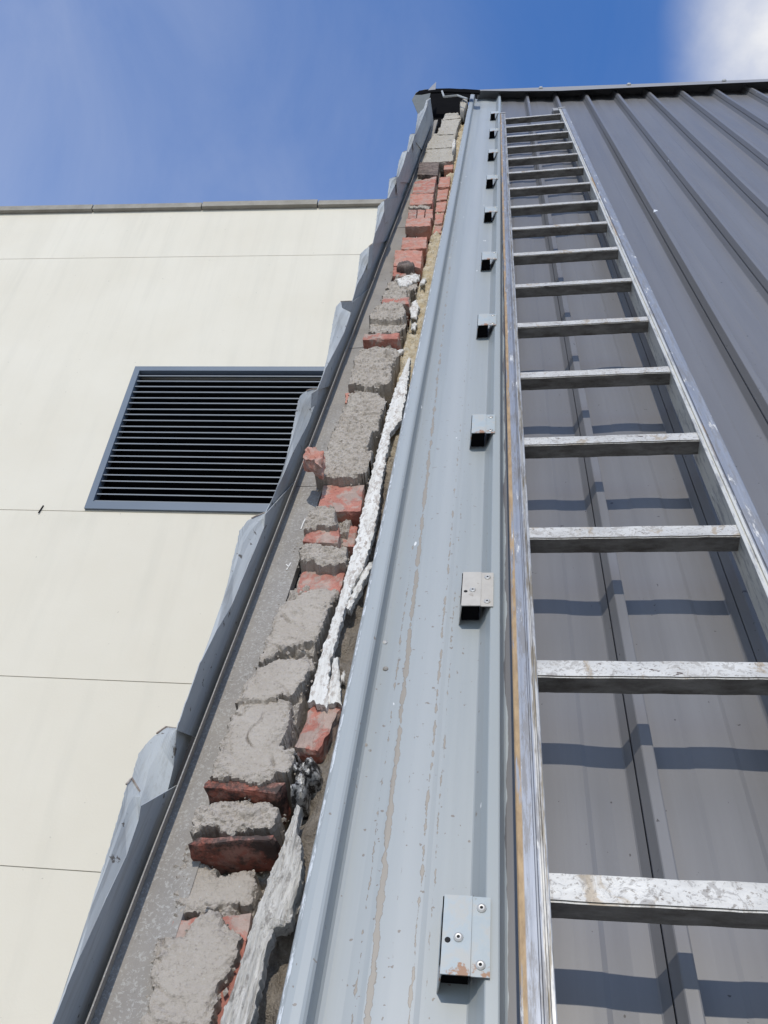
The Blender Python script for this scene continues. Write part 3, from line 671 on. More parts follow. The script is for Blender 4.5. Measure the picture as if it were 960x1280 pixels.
def brick(px, wf, dep, ma, seed, name='brick', parent=bw, amp=0.0022, n1=12, n2=8, n3=7, base=None, back_shift=0.0):
    q = [Vector((*at(x, y, wf), wf)) for x, y in px]          # TL TR BR BL
    def pt(a, b_, c_):
        p = (q[0] * (1 - a) + q[1] * a) * (1 - b_) + (q[3] * (1 - a) + q[2] * a) * b_
        p = p + Vector((0, back_shift * c_, -dep * c_)); return p
    bm = bmesh.new(); grid = {}
    def V(i, j, k):
        if (i, j, k) not in grid:
            p = pt(i / n1, j / n2, k / n3); edge = (i in (0, n1)) + (j in (0, n2)) + (k in (0, n3))
            d = Vector((nz(p, 60, seed), nz(p, 60, seed + 9), nz(p, 60, seed + 17))) * amp + Vector((nz(p, 210, seed), nz(p, 210, seed + 3), nz(p, 210, seed + 6))) * amp * 0.6
            if edge >= 2:
                cen = pt(0.5, 0.5, 0.5); d += (cen - p).normalized() * (0.0010 + 0.0042 * max(0, nz(p, 60, seed + 30)) + 0.003 * max(0, nz(p, 190, seed + 31)))
            grid[(i, j, k)] = bm.verts.new(p + d)
        return grid[(i, j, k)]
    for i in range(n1):
        for j in range(n2):
            for k in (0, n3): bm.faces.new([V(i, j, k), V(i + 1, j, k), V(i + 1, j + 1, k), V(i, j + 1, k)])
    for i in range(n1):
        for k in range(n3):
            for j in (0, n2): bm.faces.new([V(i, j, k), V(i + 1, j, k), V(i + 1, j, k + 1), V(i, j, k + 1)])
    for j in range(n2):
        for k in range(n3):
            for i in (0, n1): bm.faces.new([V(i, j, k), V(i, j + 1, k), V(i, j + 1, k + 1), V(i, j, k + 1)])
    vs = [v.co.copy() for v in bm.verts]; bm.verts.index_update(); fs = [[v.index for v in f.verts] for f in bm.faces]; bm.free()
    if parent is None: base = (q[3].x, q[3].y, wf - dep)
    return link(name, vs, fs, ma, parent, base)
WFL = -0.171
LUMPS = [  # outline, base depth, crest depth, material, relief, relief scale
 ([(262, 1138), (274, 1142), (287, 1165), (304, 1178), (298, 1205), (288, 1228), (276, 1240), (268, 1300), (180, 1300), (190, 1258), (197, 1200), (203, 1178), (232, 1172), (250, 1150)], -0.168, -0.152, M_MORTAR_S, 0.0022, 30),
 ([(230, 1076), (252, 1086), (280, 1101), (313, 1100), (325, 1117), (315, 1140), (277, 1142), (262, 1150), (240, 1150), (222, 1146), (227, 1120)], -0.186, -0.172, M_MORTAR_S, 0.003, 32),
 ([(246, 1030), (258, 1020), (273, 1014), (320, 1013), (350, 1018), (355, 1033), (345, 1050), (330, 1054), (310, 1055), (290, 1061), (273, 1052), (243, 1059)], -0.166, -0.138, M_MORTAR, 0.004, 42),
 ([(299, 893), (330, 890), (363, 889), (362, 917), (350, 940), (371, 947), (364, 977), (347, 984), (327, 991), (300, 988), (268, 985), (272, 960), (281, 937), (287, 912)], -0.146, -0.128, M_MORTAR_S, 0.0035, 40),
 ([(321, 847), (344, 835), (384, 834), (391, 841), (384, 857), (365, 879), (340, 884), (311, 888), (296, 892), (309, 863)], -0.150, -0.134, M_MORTAR_S, 0.0035, 38),
 ([(356, 761), (375, 752.5), (394, 749), (407, 745), (422, 750), (415, 763), (404.6, 794), (398, 809), (373, 815), (344, 827), (322, 846), (331, 823), (341, 794), (349, 768)], -0.154, -0.138, M_MORTAR_S, 0.003, 36),
 ([(375, 694), (388, 690), (419, 693), (437, 698), (434, 714), (416, 718), (401, 717), (382, 711), (375.5, 703)], -0.158, -0.140, M_MORTAR, 0.006, 70),
 ([(386, 650), (395, 645), (405.6, 642), (417, 647), (423, 660), (424, 670), (404, 668), (392, 671), (381, 673), (383, 660)], -0.150, -0.132, M_MORTAR, 0.005, 60),
 ([(406, 575), (420, 571), (434, 573), (463, 580), (465, 593), (457, 605), (443, 607), (428, 610), (402, 606), (395, 600), (400, 583)], -0.150, -0.128, M_MORTAR, 0.006, 55),
 ([(432.7, 502.5), (463, 501), (472, 508), (483, 516), (477, 526), (475.5, 544), (466, 550), (461, 574), (440, 570), (418, 572.5), (410, 566), (418, 548), (424, 534), (431, 517)], -0.152, -0.134, M_MORTAR, 0.006, 50),
 ([(442, 452), (466, 447), (490, 447.5), (497, 457), (490, 467.5), (491, 489), (465.6, 493), (455, 492), (436, 490), (441, 478)], -0.156, -0.136, M_MORTAR, 0.006, 46),
 ([(450, 448), (463, 439), (482, 440), (494, 449), (478, 451)], -0.150, -0.138, M_MORTAR, 0.003, 60),
 ([(461, 411), (482, 408), (502, 407), (513, 414), (505, 419), (493, 425), (478, 423), (462, 423)], -0.156, -0.140, M_MORTAR, 0.006, 40),
 ([(473, 393), (487.5, 386.5), (500.6, 391), (508.5, 399), (505, 409), (482, 411), (463, 409), (464, 402)], -0.150, -0.126, M_MORTAR, 0.006, 40),
 ([(480, 368), (494, 364), (508, 366.5), (509, 380), (494, 381), (477, 379.5)], -0.150, -0.140, M_MORTAR, 0.004, 30),
 ([(487, 356), (502, 357), (515, 360), (522, 361), (522, 368.5), (507, 367.5), (482, 367)], -0.165, -0.150, M_MORTAR, 0.004, 30),
 ([(496, 331), (506, 327), (518, 326.5), (517.5, 338), (505, 340), (496, 338.5)], -0.150, -0.135, M_DARKST, 0.005, 40),
 ([(511, 258), (525, 256), (540, 258), (541, 262.5), (520, 263), (510, 262)], -0.160, -0.150, M_MORTAR, 0.005, 20),
 ([(528, 203), (533, 190), (540, 187), (566, 186), (567, 200), (551, 208), (538, 205)], -0.165, -0.152, M_MORTAR_L, 0.006, 12),
 ([(531, 191), (535, 178), (566, 174), (567.5, 187), (548, 190)], -0.165, -0.150, M_MORTAR_L, 0.006, 12),
 ([(534, 179), (541, 170), (548, 164), (569, 163), (567.5, 175), (550, 178)], -0.165, -0.150, M_MORTAR_L, 0.006, 12),
 ([(547, 166), (551, 152), (555, 142), (572, 140.5), (578, 147), (570, 165)], -0.170, -0.152, M_MORTAR_L, 0.006, 10),
 ([(575, 126), (580, 123), (585, 124), (584, 132), (580, 141), (575, 139)], -0.120, -0.105, M_MORTAR_L, 0.008, 12),
]
# one continuous mortar mass: each smeared patch of the photograph stands proud of a rough bed, with broken lower edges
BEDT = [(0.2, -0.182), (0.52, -0.182), (0.53, -0.203), (0.62, -0.203), (0.63, -0.160), (1.02, -0.152), (1.06, -0.168), (1.3, -0.166), (1.40, -0.154), (1.9, -0.153), (2.6, -0.160), (3.0, -0.180), (9, -0.182)]
def bedw(t):
    for (a, x), (b_, y) in zip(BEDT, BEDT[1:]):
        if a <= t <= b_: return x + (y - x) * (t - a) / (b_ - a)
    return -0.19
PATCH = []
for i, (px, wb, wt, ma, amp, sc) in enumerate(LUMPS):
    if 18 <= i <= 21: continue
    if i in (16, 22):
        blob('broken_brick' if i == 16 else 'mortar_lump', px, wb, wt, ma, bw, seed=i + 2, amp=amp, sc=sc, rings=20, segs=90); continue
    ym = sum(p[1] for p in px) / len(px); hh = max(p[1] for p in px) - min(p[1] for p in px)
    if i not in (0, 2): px = [(x + 0.40 * min(9, hh * 0.2), y - min(9, hh * 0.2)) if y < ym - hh * 0.28 else (x, y) for x, y in px]
    Q = [Vector(at(x, y, wb)) for x, y in px]
    s_lo, s_hi = min(q.x for q in Q), max(q.x for q in Q); t_lo, t_hi = min(q.y for q in Q), max(q.y for q in Q)
    kk = min(1.0, (s_hi - s_lo) / (t_hi - t_lo))
    PATCH.append((Q, s_lo - 0.012, s_hi + 0.012, t_lo - 0.012 / kk, t_hi + 0.012 / kk, kk, wb, wt, ma in (M_MORTAR_S,), i))
def inside_d(Q, kk, x, y):
    """signed distance to an outline, positive inside, t squeezed by kk"""
    ins = False; best = 9.0; n_ = len(Q)
    for a in range(n_):
        p, q = Q[a], Q[(a + 1) % n_]
        if (p.y > y) != (q.y > y) and x < (q.x - p.x) * (y - p.y) / (q.y - p.y) + p.x: ins = not ins
        dx, dy = q.x - p.x, (q.y - p.y) * kk; ex, ey = x - p.x, (y - p.y) * kk
        u = max(0.0, min(1.0, (ex * dx + ey * dy) / (dx * dx + dy * dy + 1e-12)))
        best = min(best, (ex - u * dx) ** 2 + (ey - u * dy) ** 2)
    best = math.sqrt(best); return best if ins else -best
def smear(t, s):
    fz = max(1.0, t / 3.0)                           # lower pitch of the relief where a courser grid is enough
    p = (s, t / fz, 0.0)
    wx = 0.0045 * nz(p, 75, 21) + 0.0022 * nz(p, 210, 22) + 0.0012 * nz(p, 480, 24); wy = (0.0050 * nz(p, 75, 31) + 0.0025 * nz(p, 210, 32) + 0.0014 * nz(p, 480, 34)) * fz
    x, y = s + wx, t + wy
    edge = min((s + 0.3705) / 0.006, (-0.2875 - 0.0006 * t - s) / 0.008, 1.0)
    n1 = fbm(p, 45, 4, 4); n2 = fbm(p, 150, 9, 3)
    h = bedw(t) + 0.013 * n1 + 0.005 * n2 - 0.020 * max(0.0, 1 - abs(nz((s * 0.6, t / fz, 2), 40, 55)) * 7)
    if edge < 1: h -= 0.085 * (1 - max(0.0, edge))
    top = -9
    for (Q, a0, a1, b0, b1, kk, wb, wt, smooth_, i) in PATCH:
        if not (a0 < x < a1 and b0 < y < b1): continue
        d = inside_d(Q, kk, x, y)
        if d <= 0: continue
        c = (b0 + b1) / 2; ay = (y - c) / (b1 - b0) * 2          # -1 at the lower edge
        e = max(0.0, 1 - d / 0.007); crumble = max(0.0, 1 - d / 0.020)
        fis = max(0.0, 1 - abs(nz((s + 0.5 * t, t / fz * 0.7, 0), 34, 60 + i)) * 11) * max(0.0, nz(p, 22, 80 + i) + 0.05)
        base = wt - 0.004 * ay - 0.012 * max(0.0, ay - 0.25)
        if smooth_: r = 0.0022 * n1 * (0.4 + crumble) + (0.0006 + 0.006 * crumble * max(0.0, n1 + 0.3)) * n2
        else:
            lay = fbm((s * 0.5 + 0.15 * t, t, 0.4), 95, 70 + i, 3)
            r = 0.0060 * n1 + 0.0026 * n2 + 0.0044 * lay + 0.0010 * nz(p, 420, 7)
        hh = base + r - (0.0025 + 0.009 * max(0.0, nz(p, 90, 40 + i))) * e * e - 0.010 * fis
        top = max(top, hh)
    return max(h, top)
ts = [0.27]
while ts[-1] < 4.35: ts.append(ts[-1] + 0.0012 + 0.0016 * ts[-1])
NSG = 80; v = []; f = []
for t in ts:
    for i in range(NSG + 1):
        s_ = -0.388 + 0.112 * i / NSG - (0.0008 * t + 0.012 * max(0, t - 3)); v.append((s_, t, smear(t, s_ + (0.0008 * t + 0.012 * max(0, t - 3)) * (1 if t > 3 else 0.3))))
for j in range(len(ts) - 1):
    for i in range(NSG):
        a = j * (NSG + 1) + i; f.append((a, a + 1, a + NSG + 2, a + NSG + 1))
link('mortar', v, f, M_MORTAR, bw, smooth=False)
BR = [ # front corners TL TR BR BL, front depth, thickness, material
 ([(207, 1150), (314, 1140), (292, 1300), (180, 1300)], -0.170, 0.06, M_BRICK),
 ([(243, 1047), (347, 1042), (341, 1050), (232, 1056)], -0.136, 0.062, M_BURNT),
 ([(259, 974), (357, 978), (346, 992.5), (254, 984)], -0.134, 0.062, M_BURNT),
 ([(376, 712), (432, 714), (424, 748), (366, 757)], -0.158, 0.06, M_BRICK),
 ([(384, 652), (424, 654), (424, 679), (378, 676)], -0.142, 0.075, M_BRICK),
 ([(428, 652), (447, 658), (443, 684), (425, 682)], -0.170, 0.06, M_BRICK),
 ([(404, 606), (455, 606), (451, 639), (396, 639.5)], -0.146, 0.06, M_BRICK),
 ([(432, 490), (461, 491), (464.5, 503), (431, 503)], -0.150, 0.05, M_BRICK2),
 ([(455, 417), (500, 416), (497, 423.6), (452.5, 424.3)], -0.132, 0.055, M_BRICK),
 ([(479, 372), (512, 371), (511, 380), (476, 379)], -0.136, 0.065, M_BRICK),
 ([(492, 333), (509, 335), (508, 346), (490, 344.5)], -0.155, 0.05, M_BRICK),
 ([(494, 312), (528.5, 313), (525.5, 335), (491.5, 332)], -0.150, 0.06, M_BRICK2),
 ([(503, 297), (534, 295.8), (533, 310), (501, 311.7)], -0.146, 0.06, M_BRICK2),
 ([(508, 273), (538.5, 272), (538, 282.5), (506, 283)], -0.142, 0.06, M_BRICK2),
 ([(510.5, 262), (521, 262), (520, 272.5), (509.5, 273)], -0.150, 0.05, M_BRICK),
 ([(522, 262), (531, 262), (530, 272.5), (521, 272.5)], -0.152, 0.05, M_BRICK2),
 ([(532, 261), (541, 261.5), (541, 272), (531, 272.5)], -0.150, 0.05, M_BRICK2),
 ([(513, 242), (542, 241.7), (540.5, 254.5), (511.5, 256)], -0.146, 0.06, M_BRICK2),
 ([(518, 227), (546, 220), (542, 241), (515.5, 242)], -0.156, 0.06, M_BRICK),
 ([(524, 203), (549, 202.3), (547, 219), (522, 218)], -0.150, 0.06, M_DARKST),
]
for i, (px, wf, dep, ma) in enumerate(BR): brick(px, wf, dep, ma, i + 3)
for i, px in enumerate([[(555, 205), (567, 203), (566, 211), (554.5, 212)], [(549, 221.7), (563, 220), (562, 233), (547.5, 234.3)], [(547, 237), (561, 236), (558.5, 249), (545.5, 251)],
     [(545.5, 252.8), (559, 251.7), (556, 264), (544, 265)], [(544, 266.5), (555, 265.5), (553, 279), (542.5, 280.3)], [(543, 282.5), (553, 282), (551, 291), (541.5, 292)]]):
    brick(px, -0.168, 0.05, M_BRICK2, 60 + i)
# crumbs of mortar lying along the broken edges
cb_ = MB(); rg = random.Random(5)
def crumb(s, t, w, r):
    v = []
    for a in range(6):
        d = Vector(((1, 0, 0), (0, 1, 0), (-1, 0, 0), (0, -1, 0), (0, 0, 1), (0, 0, -1))[a]) * r * rg.uniform(0.6, 1.3)
        v.append((s + d.x + rg.uniform(-.3, .3) * r, t + d.y + rg.uniform(-.3, .3) * r, w + d.z))
    cb_.add(v, [(0, 1, 4), (1, 2, 4), (2, 3, 4), (3, 0, 4), (1, 0, 5), (2, 1, 5), (3, 2, 5), (0, 3, 5)])
for px, wb, wt, ma, amp, sc in LUMPS[:16]:
    for _ in range(46):
        i = rg.randrange(len(px)); a = Vector(px[i]); c = Vector(px[(i + 1) % len(px)]); p = a.lerp(c, rg.random())
        s, t = at(p.x, p.y, wb); left = rg.random() < 0.5
        s += rg.gauss(0, 0.004) ; t += rg.gauss(0, 0.006)
        crumb(s, t, -0.170 if s < -0.374 else wb + rg.uniform(-0.012, 0.010), rg.choice((0.0012, 0.0018, 0.0026, 0.0036)))
for _ in range(260):
    t = rg.uniform(0.3, 3.0); crumb(-0.374 - abs(rg.gauss(0, 0.011)), t, WFL + 0.001, rg.choice((0.0006, 0.0009, 0.0014, 0.002)))
ob = cb_.link('mortar_crumbs', M_MORTAR, bw); ob['kind'] = 'stuff'
o = brick([(384, 557), (404, 562), (400, 580), (377, 571)], -0.075, 0.034, M_BRICK2, 90, 'brick_chunk', None, amp=0.006, n1=7, n2=7, n3=6)
tagit(o, 'loose broken lump of orange red brick lying on the grey tray beside the flashing', 'brick')

# ---------------------------------------------------------------- grey tray beside the bricks
WF = -0.172; SU = -0.433
gt = thing('gutter_tray', 'grey speckled tray running up beside the brick edge, with a thin dark upstand', 'gutter', (SU, -0.1, WF))
seams = [-0.1] + [at(x, y, WF)[1] for x, y in ((412, 608), (455, 505), (468, 434), (497, 285), (520, 215))] + [5.85]
def sR(t): return -0.3725 - 0.0012 * t - 0.016 * max(0, t - 3.2)
def sL(t): return SU - 0.004 * max(0, t - 4)
for a, b_ in zip(seams, seams[1:]):
    b = MB(); nn = 14; top = []; 
    for j in range(nn + 1):
        t = a + 0.0015 + (b_ - a - 0.003) * j / nn; top.append(t)
    v = []; f = []; dz = random.uniform(-0.0012, 0.0012)
    for t in top:
        e = 0.0015 * nz((t * 30, 0, 0), 1, 8)
        v += [(sL(t) - 0.004, t, WF + dz), (sR(t) + e, t, WF + dz + 0.001), (sR(t) + e, t, WF + dz - 0.016), (sL(t) - 0.004, t, WF + dz - 0.016)]
    for j in range(nn):
        for i in range(4): f.append((j * 4 + i, j * 4 + (i + 1) % 4, j * 4 + 4 + (i + 1) % 4, j * 4 + 4 + i))
    f += [(3, 2, 1, 0), tuple(nn * 4 + i for i in range(4))]
    link('tray_length', v, f, M_TRAY, gt)
v = []; f = []; nn = 60
for j in range(nn + 1):
    t = -0.1 + 5.6 * j / nn; e = 0.0012 * nz((t * 5, 1, 0), 1, 2)
    s0 = sL(t); v += [(s0, t, WF), (s0 + 0.010 + e, t, WF + 0.030), (s0 + 0.0085 + e, t, WF + 0.0305), (s0 - 0.002, t, WF)]
for j in range(nn):
    for i in range(4): f.append((j * 4 + i, j * 4 + (i + 1) % 4, j * 4 + 4 + (i + 1) % 4, j * 4 + 4 + i))
f += [(3, 2, 1, 0), tuple(nn * 4 + i for i in range(4))]
link('upstand', v, f, M_TRAY, gt)
def stroke(pts, r):
    b = MB()
    for p, q in zip(pts, pts[1:]):
        a = Vector(at(*p, WF)); c = Vector(at(*q, WF)); d = (c - a).normalized(); nn_ = Vector((-d.y, d.x)) * r
        b.prism([(a.x + nn_.x, a.y + nn_.y, WF + 0.0026), (a.x - nn_.x, a.y - nn_.y, WF + 0.0026), (c.x - nn_.x, c.y - nn_.y, WF + 0.0026), (c.x + nn_.x, c.y + nn_.y, WF + 0.0026)], (0, 0, 0.0008))
    return b
stroke([(382, 650), (379, 656), (376.5, 663)], 0.0011).link('chalk_mark', M_CHALK, gt)
b = stroke([(364, 705), (361, 710), (358.5, 714)], 0.0011); b2_ = stroke([(358, 707), (361, 710)], 0.0011); b.add(b2_.v, [[i for i in q] for q in b2_.f]); b.link('chalk_mark', M_CHALK, gt)
for (x, y) in ((491, 255), (487, 284), (515, 213)):
    s, t = at(x, y, WF); b = MB(); b.box((s - 0.008, t - 0.02, WF + 0.0015), (s + 0.006, t + 0.02, WF + 0.008)); b.link('tray_hole', M_SHADEDARK, gt)  # small near-black blocks drawn for dark holes in the tray

# ---------------------------------------------------------------- cut stepped flashing
fl = thing('step_flashing', 'cut blue grey metal flashing standing in torn steps left of the grey tray', 'flashing', (-0.45, 0.0, WF))
LEAN = math.tan(rad(7)); SB = -0.441; OUT = math.tan(rad(48))
def web(x, y, off): return at_plane(x, y, (SB + off, 0, WF), (1, 0, -LEAN))
def section(fold, sil, t_lo, t_hi, off, n_sub=5):
    """fold: pixels along the fold from bottom to top; sil: outer edge of the turned out flap from bottom to top"""
    fp = [web(x, y, off) for x, y in fold]
    fine = []
    for a, c in zip(fp, fp[1:]):
        for i in range(n_sub): fine.append(a.lerp(c, i / n_sub))
    fine.append(fp[-1])
    b = MB(); th = 0.0014
    # web
    bot = [Vector((SB + off - 0.0005, min(max(p.y, t_lo), t_hi), WF - 0.004)) for p in fine]
    bot[0].y = t_lo; bot[-1].y = t_hi
    top = []
    for p in fine:
        e = 0.0020 * fbm(p, 160, 3); top.append(p + Vector((0, e, e)))
    k = len(top); v = bot + top; o2 = Vector((-th, 0, 0)); v = v + [p + o2 for p in v]; N = 2 * k
    f = []
    for i in range(k - 1):
        q = (i, i + 1, k + i + 1, k + i); f.append(q); f.append(tuple(N + z for z in q[::-1]))
        f.append((k + i, k + i + 1, N + k + i + 1, N + k + i))
    f += [(0, k, N + k, N), (k - 1, N + k - 1, N + 2 * k - 1, 2 * k - 1)]
    o = link('flashing_section', v, f, M_FLASH, fl)
    if sil:
        mid = fp[len(fp) // 2]
        sp = [at_plane(x, y, mid, (1, 0, OUT)) for x, y in sil]
        # flap skin between fold and outer edge
        def resample(pts, m):
            L = [0]
            for a, c in zip(pts, pts[1:]): L.append(L[-1] + (c - a).length)
            r = []
            for i in range(m):
                d = L[-1] * i / (m - 1); j = 0
                while j < len(L) - 2 and d > L[j + 1]: j += 1
                r.append(pts[j].lerp(pts[j + 1], (d - L[j]) / max(L[j + 1] - L[j], 1e-9)))
            return r
        m = 64; A = resample(fp, m); B = resample(sp, m)
        for q in sp[1:-1]:
            j = min(range(1, m - 1), key=lambda i: (B[i] - q).length); B[j] = q.copy(); rows_ = 5; v = []; f = []
        for j in range(rows_ + 1):
            for i in range(m):
                p = A[i].lerp(B[i], j / rows_)
                crease = 0.0018 if j == 3 else 0
                p = p + Vector((0, 0, crease + 0.0006 * nz(p, 25, 6)))
                if j == rows_: p = p + Vector((0.0016 * fbm(p, 200, 9), 0.0022 * fbm(p, 160, 5), 0))
                v.append(p)
        N = len(v); v = v + [p + Vector((-0.0008, 0, -0.0012)) for p in v]
        for j in range(rows_):
            for i in range(m - 1):
                a = j * m + i; q = (a, a + 1, a + m + 1, a + m); f.append(q); f.append(tuple(N + z for z in q[::-1]))
        for i in range(m - 1):
            a = rows_ * m + i; f.append((a, a + 1, N + a + 1, N + a))
        for j in range(rows_):
            for a in (j * m, j * m + m - 1): f.append((a, a + m, N + a + m, N + a))
        link('turned_edge', v, f, M_FLASH, o)
        # torn brown edge along the tip
        b = MB(); b.tube([p + Vector((0, 0, 0.0008)) for p in B[-9:]], 0.0013, 5); b.link('torn_edge', M_RAW, o)
    return o
def T(x, y): return at(x, y, WF)[1]
SEC = [
 ([(30, 1375), (66, 1280), (96, 1204), (114, 1165), (158, 1070), (173, 1026), (176, 1008)], [(96, 1204), (119, 1116), (130.5, 1080), (152, 1007), (158, 981), (165, 973), (175, 990)], -0.05, 0.66, 0.000),
 ([(130, 1191), (155, 1095), (184, 1057), (201, 1024), (217, 958), (221, 912)], [(140, 1130), (160, 1000), (166, 970), (173, 942), (191, 921), (207.5, 909), (221, 911)], 0.35, 0.84, -0.006),
 ([(221, 912), (232, 880), (250, 830), (271, 788), (290, 756), (316, 693), (330, 660), (332, 642)], [(271, 788), (279, 755), (291, 702), (300, 663), (309, 651), (319, 646), (332, 641)], 0.74, 1.42, 0.000),
 ([(332, 642), (341, 624), (355, 592), (366, 566), (385, 530), (394, 505), (398, 487)], [(355, 592), (364, 546), (374, 497), (380, 490), (388, 487), (398, 486)], 1.30, 1.98, -0.004),
 ([(397, 487), (407, 461), (420, 436), (430, 416), (438, 393), (440, 378)], [(407, 461), (416, 405), (420, 383), (426, 377), (440, 376.5)], 1.88, 2.62, 0.000),
 ([(440, 378), (446, 357), (454, 342), (461, 325), (466, 305)], [(446, 357), (450, 318), (456, 312), (466, 304.5)], 2.52, 3.25, -0.004),
 ([(466, 305), (469, 292), (475, 279), (482, 259), (484, 249)], [(469, 292), (472.5, 258), (477, 253), (484, 248.5)], 3.15, 3.85, 0.000),
 ([(482, 256), (486, 247), (493, 233), (499, 221)], [(484.5, 248), (487, 223.5), (492, 221.5), (499, 220.5)], 3.70, 4.25, -0.004),
 ([(495, 227), (499, 219), (504, 206), (509, 189)], [(496, 218), (498.5, 202), (503, 190), (509, 188.5)], 4.10, 4.65, 0.000),
 ([(506, 200), (512, 187), (516, 178), (519, 168)], [(509, 187.5), (512.5, 168), (515, 167.5), (519, 167.5)], 4.50, 5.00, -0.004),
 ([(517, 174), (524, 158), (530, 143), (535, 129), (538, 123)], [(519, 167), (522, 143), (530, 135), (533, 125), (538, 122.5)], 4.85, 5.75, 0.000),
]
SECO = [section(*s_) for s_ in SEC]
for k, px in ((6, [(482, 252), (485.5, 247), (486, 277), (482, 280)]), (7, [(497, 224), (500, 219), (500.5, 240), (497.5, 243)]), (9, [(517, 178), (520, 167.5), (521.5, 169), (518.5, 191)]),
              (10, [(535.5, 127), (538.5, 122.5), (537, 143), (534.5, 152)]), (5, [(463.5, 310), (467, 304), (464, 334), (461, 338)]), (3, [(392, 494), (398, 486.5), (396, 505), (391, 512)]), (4, [(429, 379), (440.5, 376.5), (439, 390), (430, 386)])):
    p = [web(x, y, 0.006) for x, y in px]; b = MB()
    p = [q + Vector((-0.004, 0, 0.004)) if i in (0, 3) else q for i, q in enumerate(p)]
    b.prism(p, (-0.0008, 0, -0.0012)); b.link('end_return', M_FLASH, SECO[k])

# ---------------------------------------------------------------- boards, wool and foil stuffed beside the bricks
def board(name, left, right, wf, ma, label, cat, th=0.012, amp=0.002, nrow=60, ncol=8, seed=3, sc=60):
    """strip with ragged edges between a left and a right outline, given from bottom to top"""
    L = [Vector(at(x, y, wf)) for x, y in left]; R = [Vector(at(x, y, wf)) for x, y in right]
    def samp(P_, u):
        d = [0]
        for a, c in zip(P_, P_[1:]): d.append(d[-1] + (c - a).length)
        x = d[-1] * u; j = 0
        while j < len(d) - 2 and x > d[j + 1]: j += 1
        return P_[j].lerp(P_[j + 1], (x - d[j]) / max(1e-9, d[j + 1] - d[j]))
    v = []; f = []
    for j in range(nrow + 1):
        a = samp(L, j / nrow); c = samp(R, j / nrow)
        for i in range(ncol + 1):
            p = a.lerp(c, i / ncol); e = fbm((p.x, p.y, 0.2), 70, seed, 3)
            if i in (0, ncol): p = p + Vector((0.0030 * e + 0.0018 * nz((p.x, p.y, 0.9), 260, seed), 0))
            if j in (0, nrow): p = p + Vector((0, 0.012 * nz((p.x, 0, 0), 160, seed)))
            h = wf + amp * (fbm((p.x * 5, p.y * 0.3, 0), sc, seed, 3) + 0.3 * nz((p.x, p.y * 0.6, 3), 150, seed + 4)) - 0.0025 * (abs(i / ncol - 0.5) * 2) ** 3
            v.append((p.x, p.y, h))
    N = len(v); v += [(a, b_, c - th) for a, b_, c in v]; k = ncol + 1
    for j in range(nrow):
        for i in range(ncol):
            q = (j * k + i, j * k + i + 1, (j + 1) * k + i + 1, (j + 1) * k + i); f.append(q); f.append(tuple(N + z for z in q[::-1]))
        for i in (0, ncol): a = j * k + i; f.append((a, a + k, N + a + k, N + a))
    for j in (0, nrow):
        for i in range(ncol): a = j * k + i; f.append((a, a + 1, N + a + 1, N + a))
    o = link(name, v, f, ma, None, (L[0].x, L[0].y, wf - th), smooth=False); tagit(o, label, cat); return o
board('white_board', [(383, 878), (400, 820), (420, 760), (433, 715), (445, 675), (452, 640), (463, 596), (472, 561), (483, 518), (495, 482), (510, 447)],
      [(409, 878), (413, 822), (432, 758), (440, 735), (453, 710), (466, 668), (472, 640), (476, 605), (482, 572), (488, 540), (501, 524), (508, 488), (513, 447)],
      -0.136, M_WHITE, 'long flaking white board edge running up between bricks and blue sheet', 'board', amp=0.0009, nrow=260, ncol=14)
board('white_board', [(408, 880), (414, 845), (416, 822)], [(426, 882), (425, 850), (423, 823)], -0.139, M_WHITE, 'short split white board piece just above the red brick patch', 'board', nrow=20, ncol=6, seed=8)
board('white_board', [(432, 758), (442, 735), (451, 716), (460, 704)], [(437, 762), (447, 742), (458, 722), (466, 700)], -0.141, M_WHITE, 'curved white splinter peeling off the long white board', 'board', nrow=24, ncol=4, seed=12)
board('timber_batten', [(250, 1380), (277, 1280), (298, 1208), (320, 1133), (340, 1085), (357, 1040), (371, 1004)], [(296, 1380), (313, 1278), (328, 1210), (341, 1160), (362, 1150), (378, 1090), (377, 1058), (370, 1034), (376, 1006)],
      -0.128, M_TIMBER, 'splintered grey weathered timber at the bottom beside the blue sheet', 'timber', th=0.018, amp=0.004, nrow=160, ncol=20, seed=5)
board('bark_flap', [(349, 1160), (357, 1135), (366, 1108)], [(359, 1163), (374, 1135), (379, 1104)], -0.150, M_TIMBER, 'pale flap of splintered wood right of the weathered timber', 'timber', amp=0.004, nrow=18, ncol=6, seed=15)
for i, px in enumerate([[(556, 142), (572, 140.5), (577, 147), (553, 150)], [(552, 149), (577, 146.5), (572, 158), (550, 160)], [(549, 159.5), (572.5, 157.5), (569.5, 167), (546, 168.5)],
     [(542, 167), (570, 166.5), (568, 175), (536, 177)], [(536, 176), (568.5, 174.5), (567, 184), (533, 186)], [(533, 185.5), (567.5, 183.5), (566.5, 194), (531, 195.5)], [(531, 195), (567, 193.5), (566, 201), (551, 207.5), (0, 0)][:3] + [(527.5, 204)]]):
    brick(px, -0.150 - 0.004 * (i % 2), 0.06, M_MORTAR_L, 120 + i, 'mortar_course', bw, amp=0.0045, n1=16, n2=8, n3=5)
o = brick([(398, 866), (427, 884), (398, 938), (367, 934)], -0.148, 0.05, M_BRICK, 77, 'brick', bw, amp=0.004)
o = blob('foil', [(363, 935), (376, 944), (387, 947), (400, 953), (404, 968), (401, 978), (387, 984), (381, 1002), (367, 1008), (371, 988), (369, 968), (372, 950)], -0.148, -0.132, M_FOIL, None, 31, amp=0.012, sc=70, rings=16, segs=80)
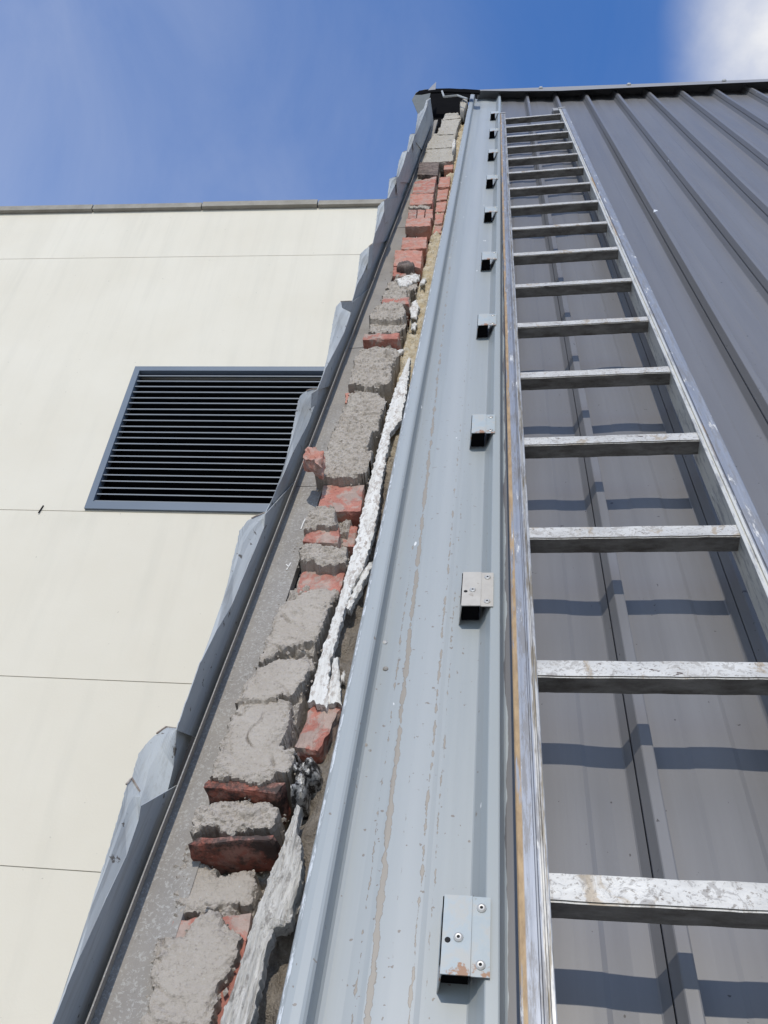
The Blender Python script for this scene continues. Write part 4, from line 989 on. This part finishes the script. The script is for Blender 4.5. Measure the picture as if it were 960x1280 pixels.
tagit(o, 'crumpled torn black and silver foil below the red brick patch', 'foil')
# mineral wool filling the slot along the blue sheet
v = []; f = []; NSG, NTG = 14, 460
for j in range(NTG + 1):
    t = 0.28 + 5.55 * j / NTG
    s0 = -0.289 - 0.0006 * t - 0.006 * max(0, t - 3); s1 = -0.2255 - 0.0024 * t
    for i in range(NSG + 1):
        s = s0 + (s1 - s0) * i / NSG; p = (s, t, 0)
        v.append((s, t, -0.172 - 0.026 * min(1, max(0, t - 3)) + 0.022 * fbm(p, 28, 11, 4) + 0.006 * abs(nz(p, 110, 4)) - 0.25 * max(0, (0.25 - i / NSG))))
for j in range(NTG):
    for i in range(NSG):
        a = j * (NSG + 1) + i; f.append((a, a + 1, a + NSG + 2, a + NSG + 1))
o = link('insulation', v, f, M_WOOL, None, (-0.262, 0.28, -0.18), smooth=True)
tagit(o, 'tan and brown mineral wool showing in the slot beside the blue sheet', 'insulation'); WOOL = o
for i, px in enumerate([[(514, 372), (521, 368), (524, 380), (521, 402), (514, 399), (512, 385)], [(517, 398), (522, 400), (519, 415), (514, 412)], [(497, 436), (506, 432), (503, 442), (498, 446)], [(527, 345), (533, 343), (531, 356), (525, 359)],
         [(505, 455), (510, 446), (512, 452), (508, 475), (503, 490), (500, 480)], [(427, 838), (432, 832), (430, 852), (426, 858)]]):
    blob('facing_scrap', px, -0.156, -0.153, M_WHITE, WOOL, seed=50 + i, amp=0.003, sc=90, skirt=0.004, rag=0.009)
o = blob('paper_scrap', [(495, 348), (502, 344), (508, 339.5), (524, 337.5), (521, 350), (510, 359), (500, 361)], -0.150, -0.147, M_WHITE, None, 33, amp=0.004, sc=70, skirt=0.006, rag=0.010)
tagit(o, 'torn white paper scrap under the lowest of the red bricks higher up', 'paper')
for (px, lab) in (([(567, 170), (570, 172), (569, 186), (565, 192), (565, 182)], 'small white scrap beside the pale mortar near the ridge'),):
    o = blob('paper_scrap', px, -0.14, -0.132, M_WHITE, None, 35, amp=0.004, sc=30); tagit(o, lab, 'paper')
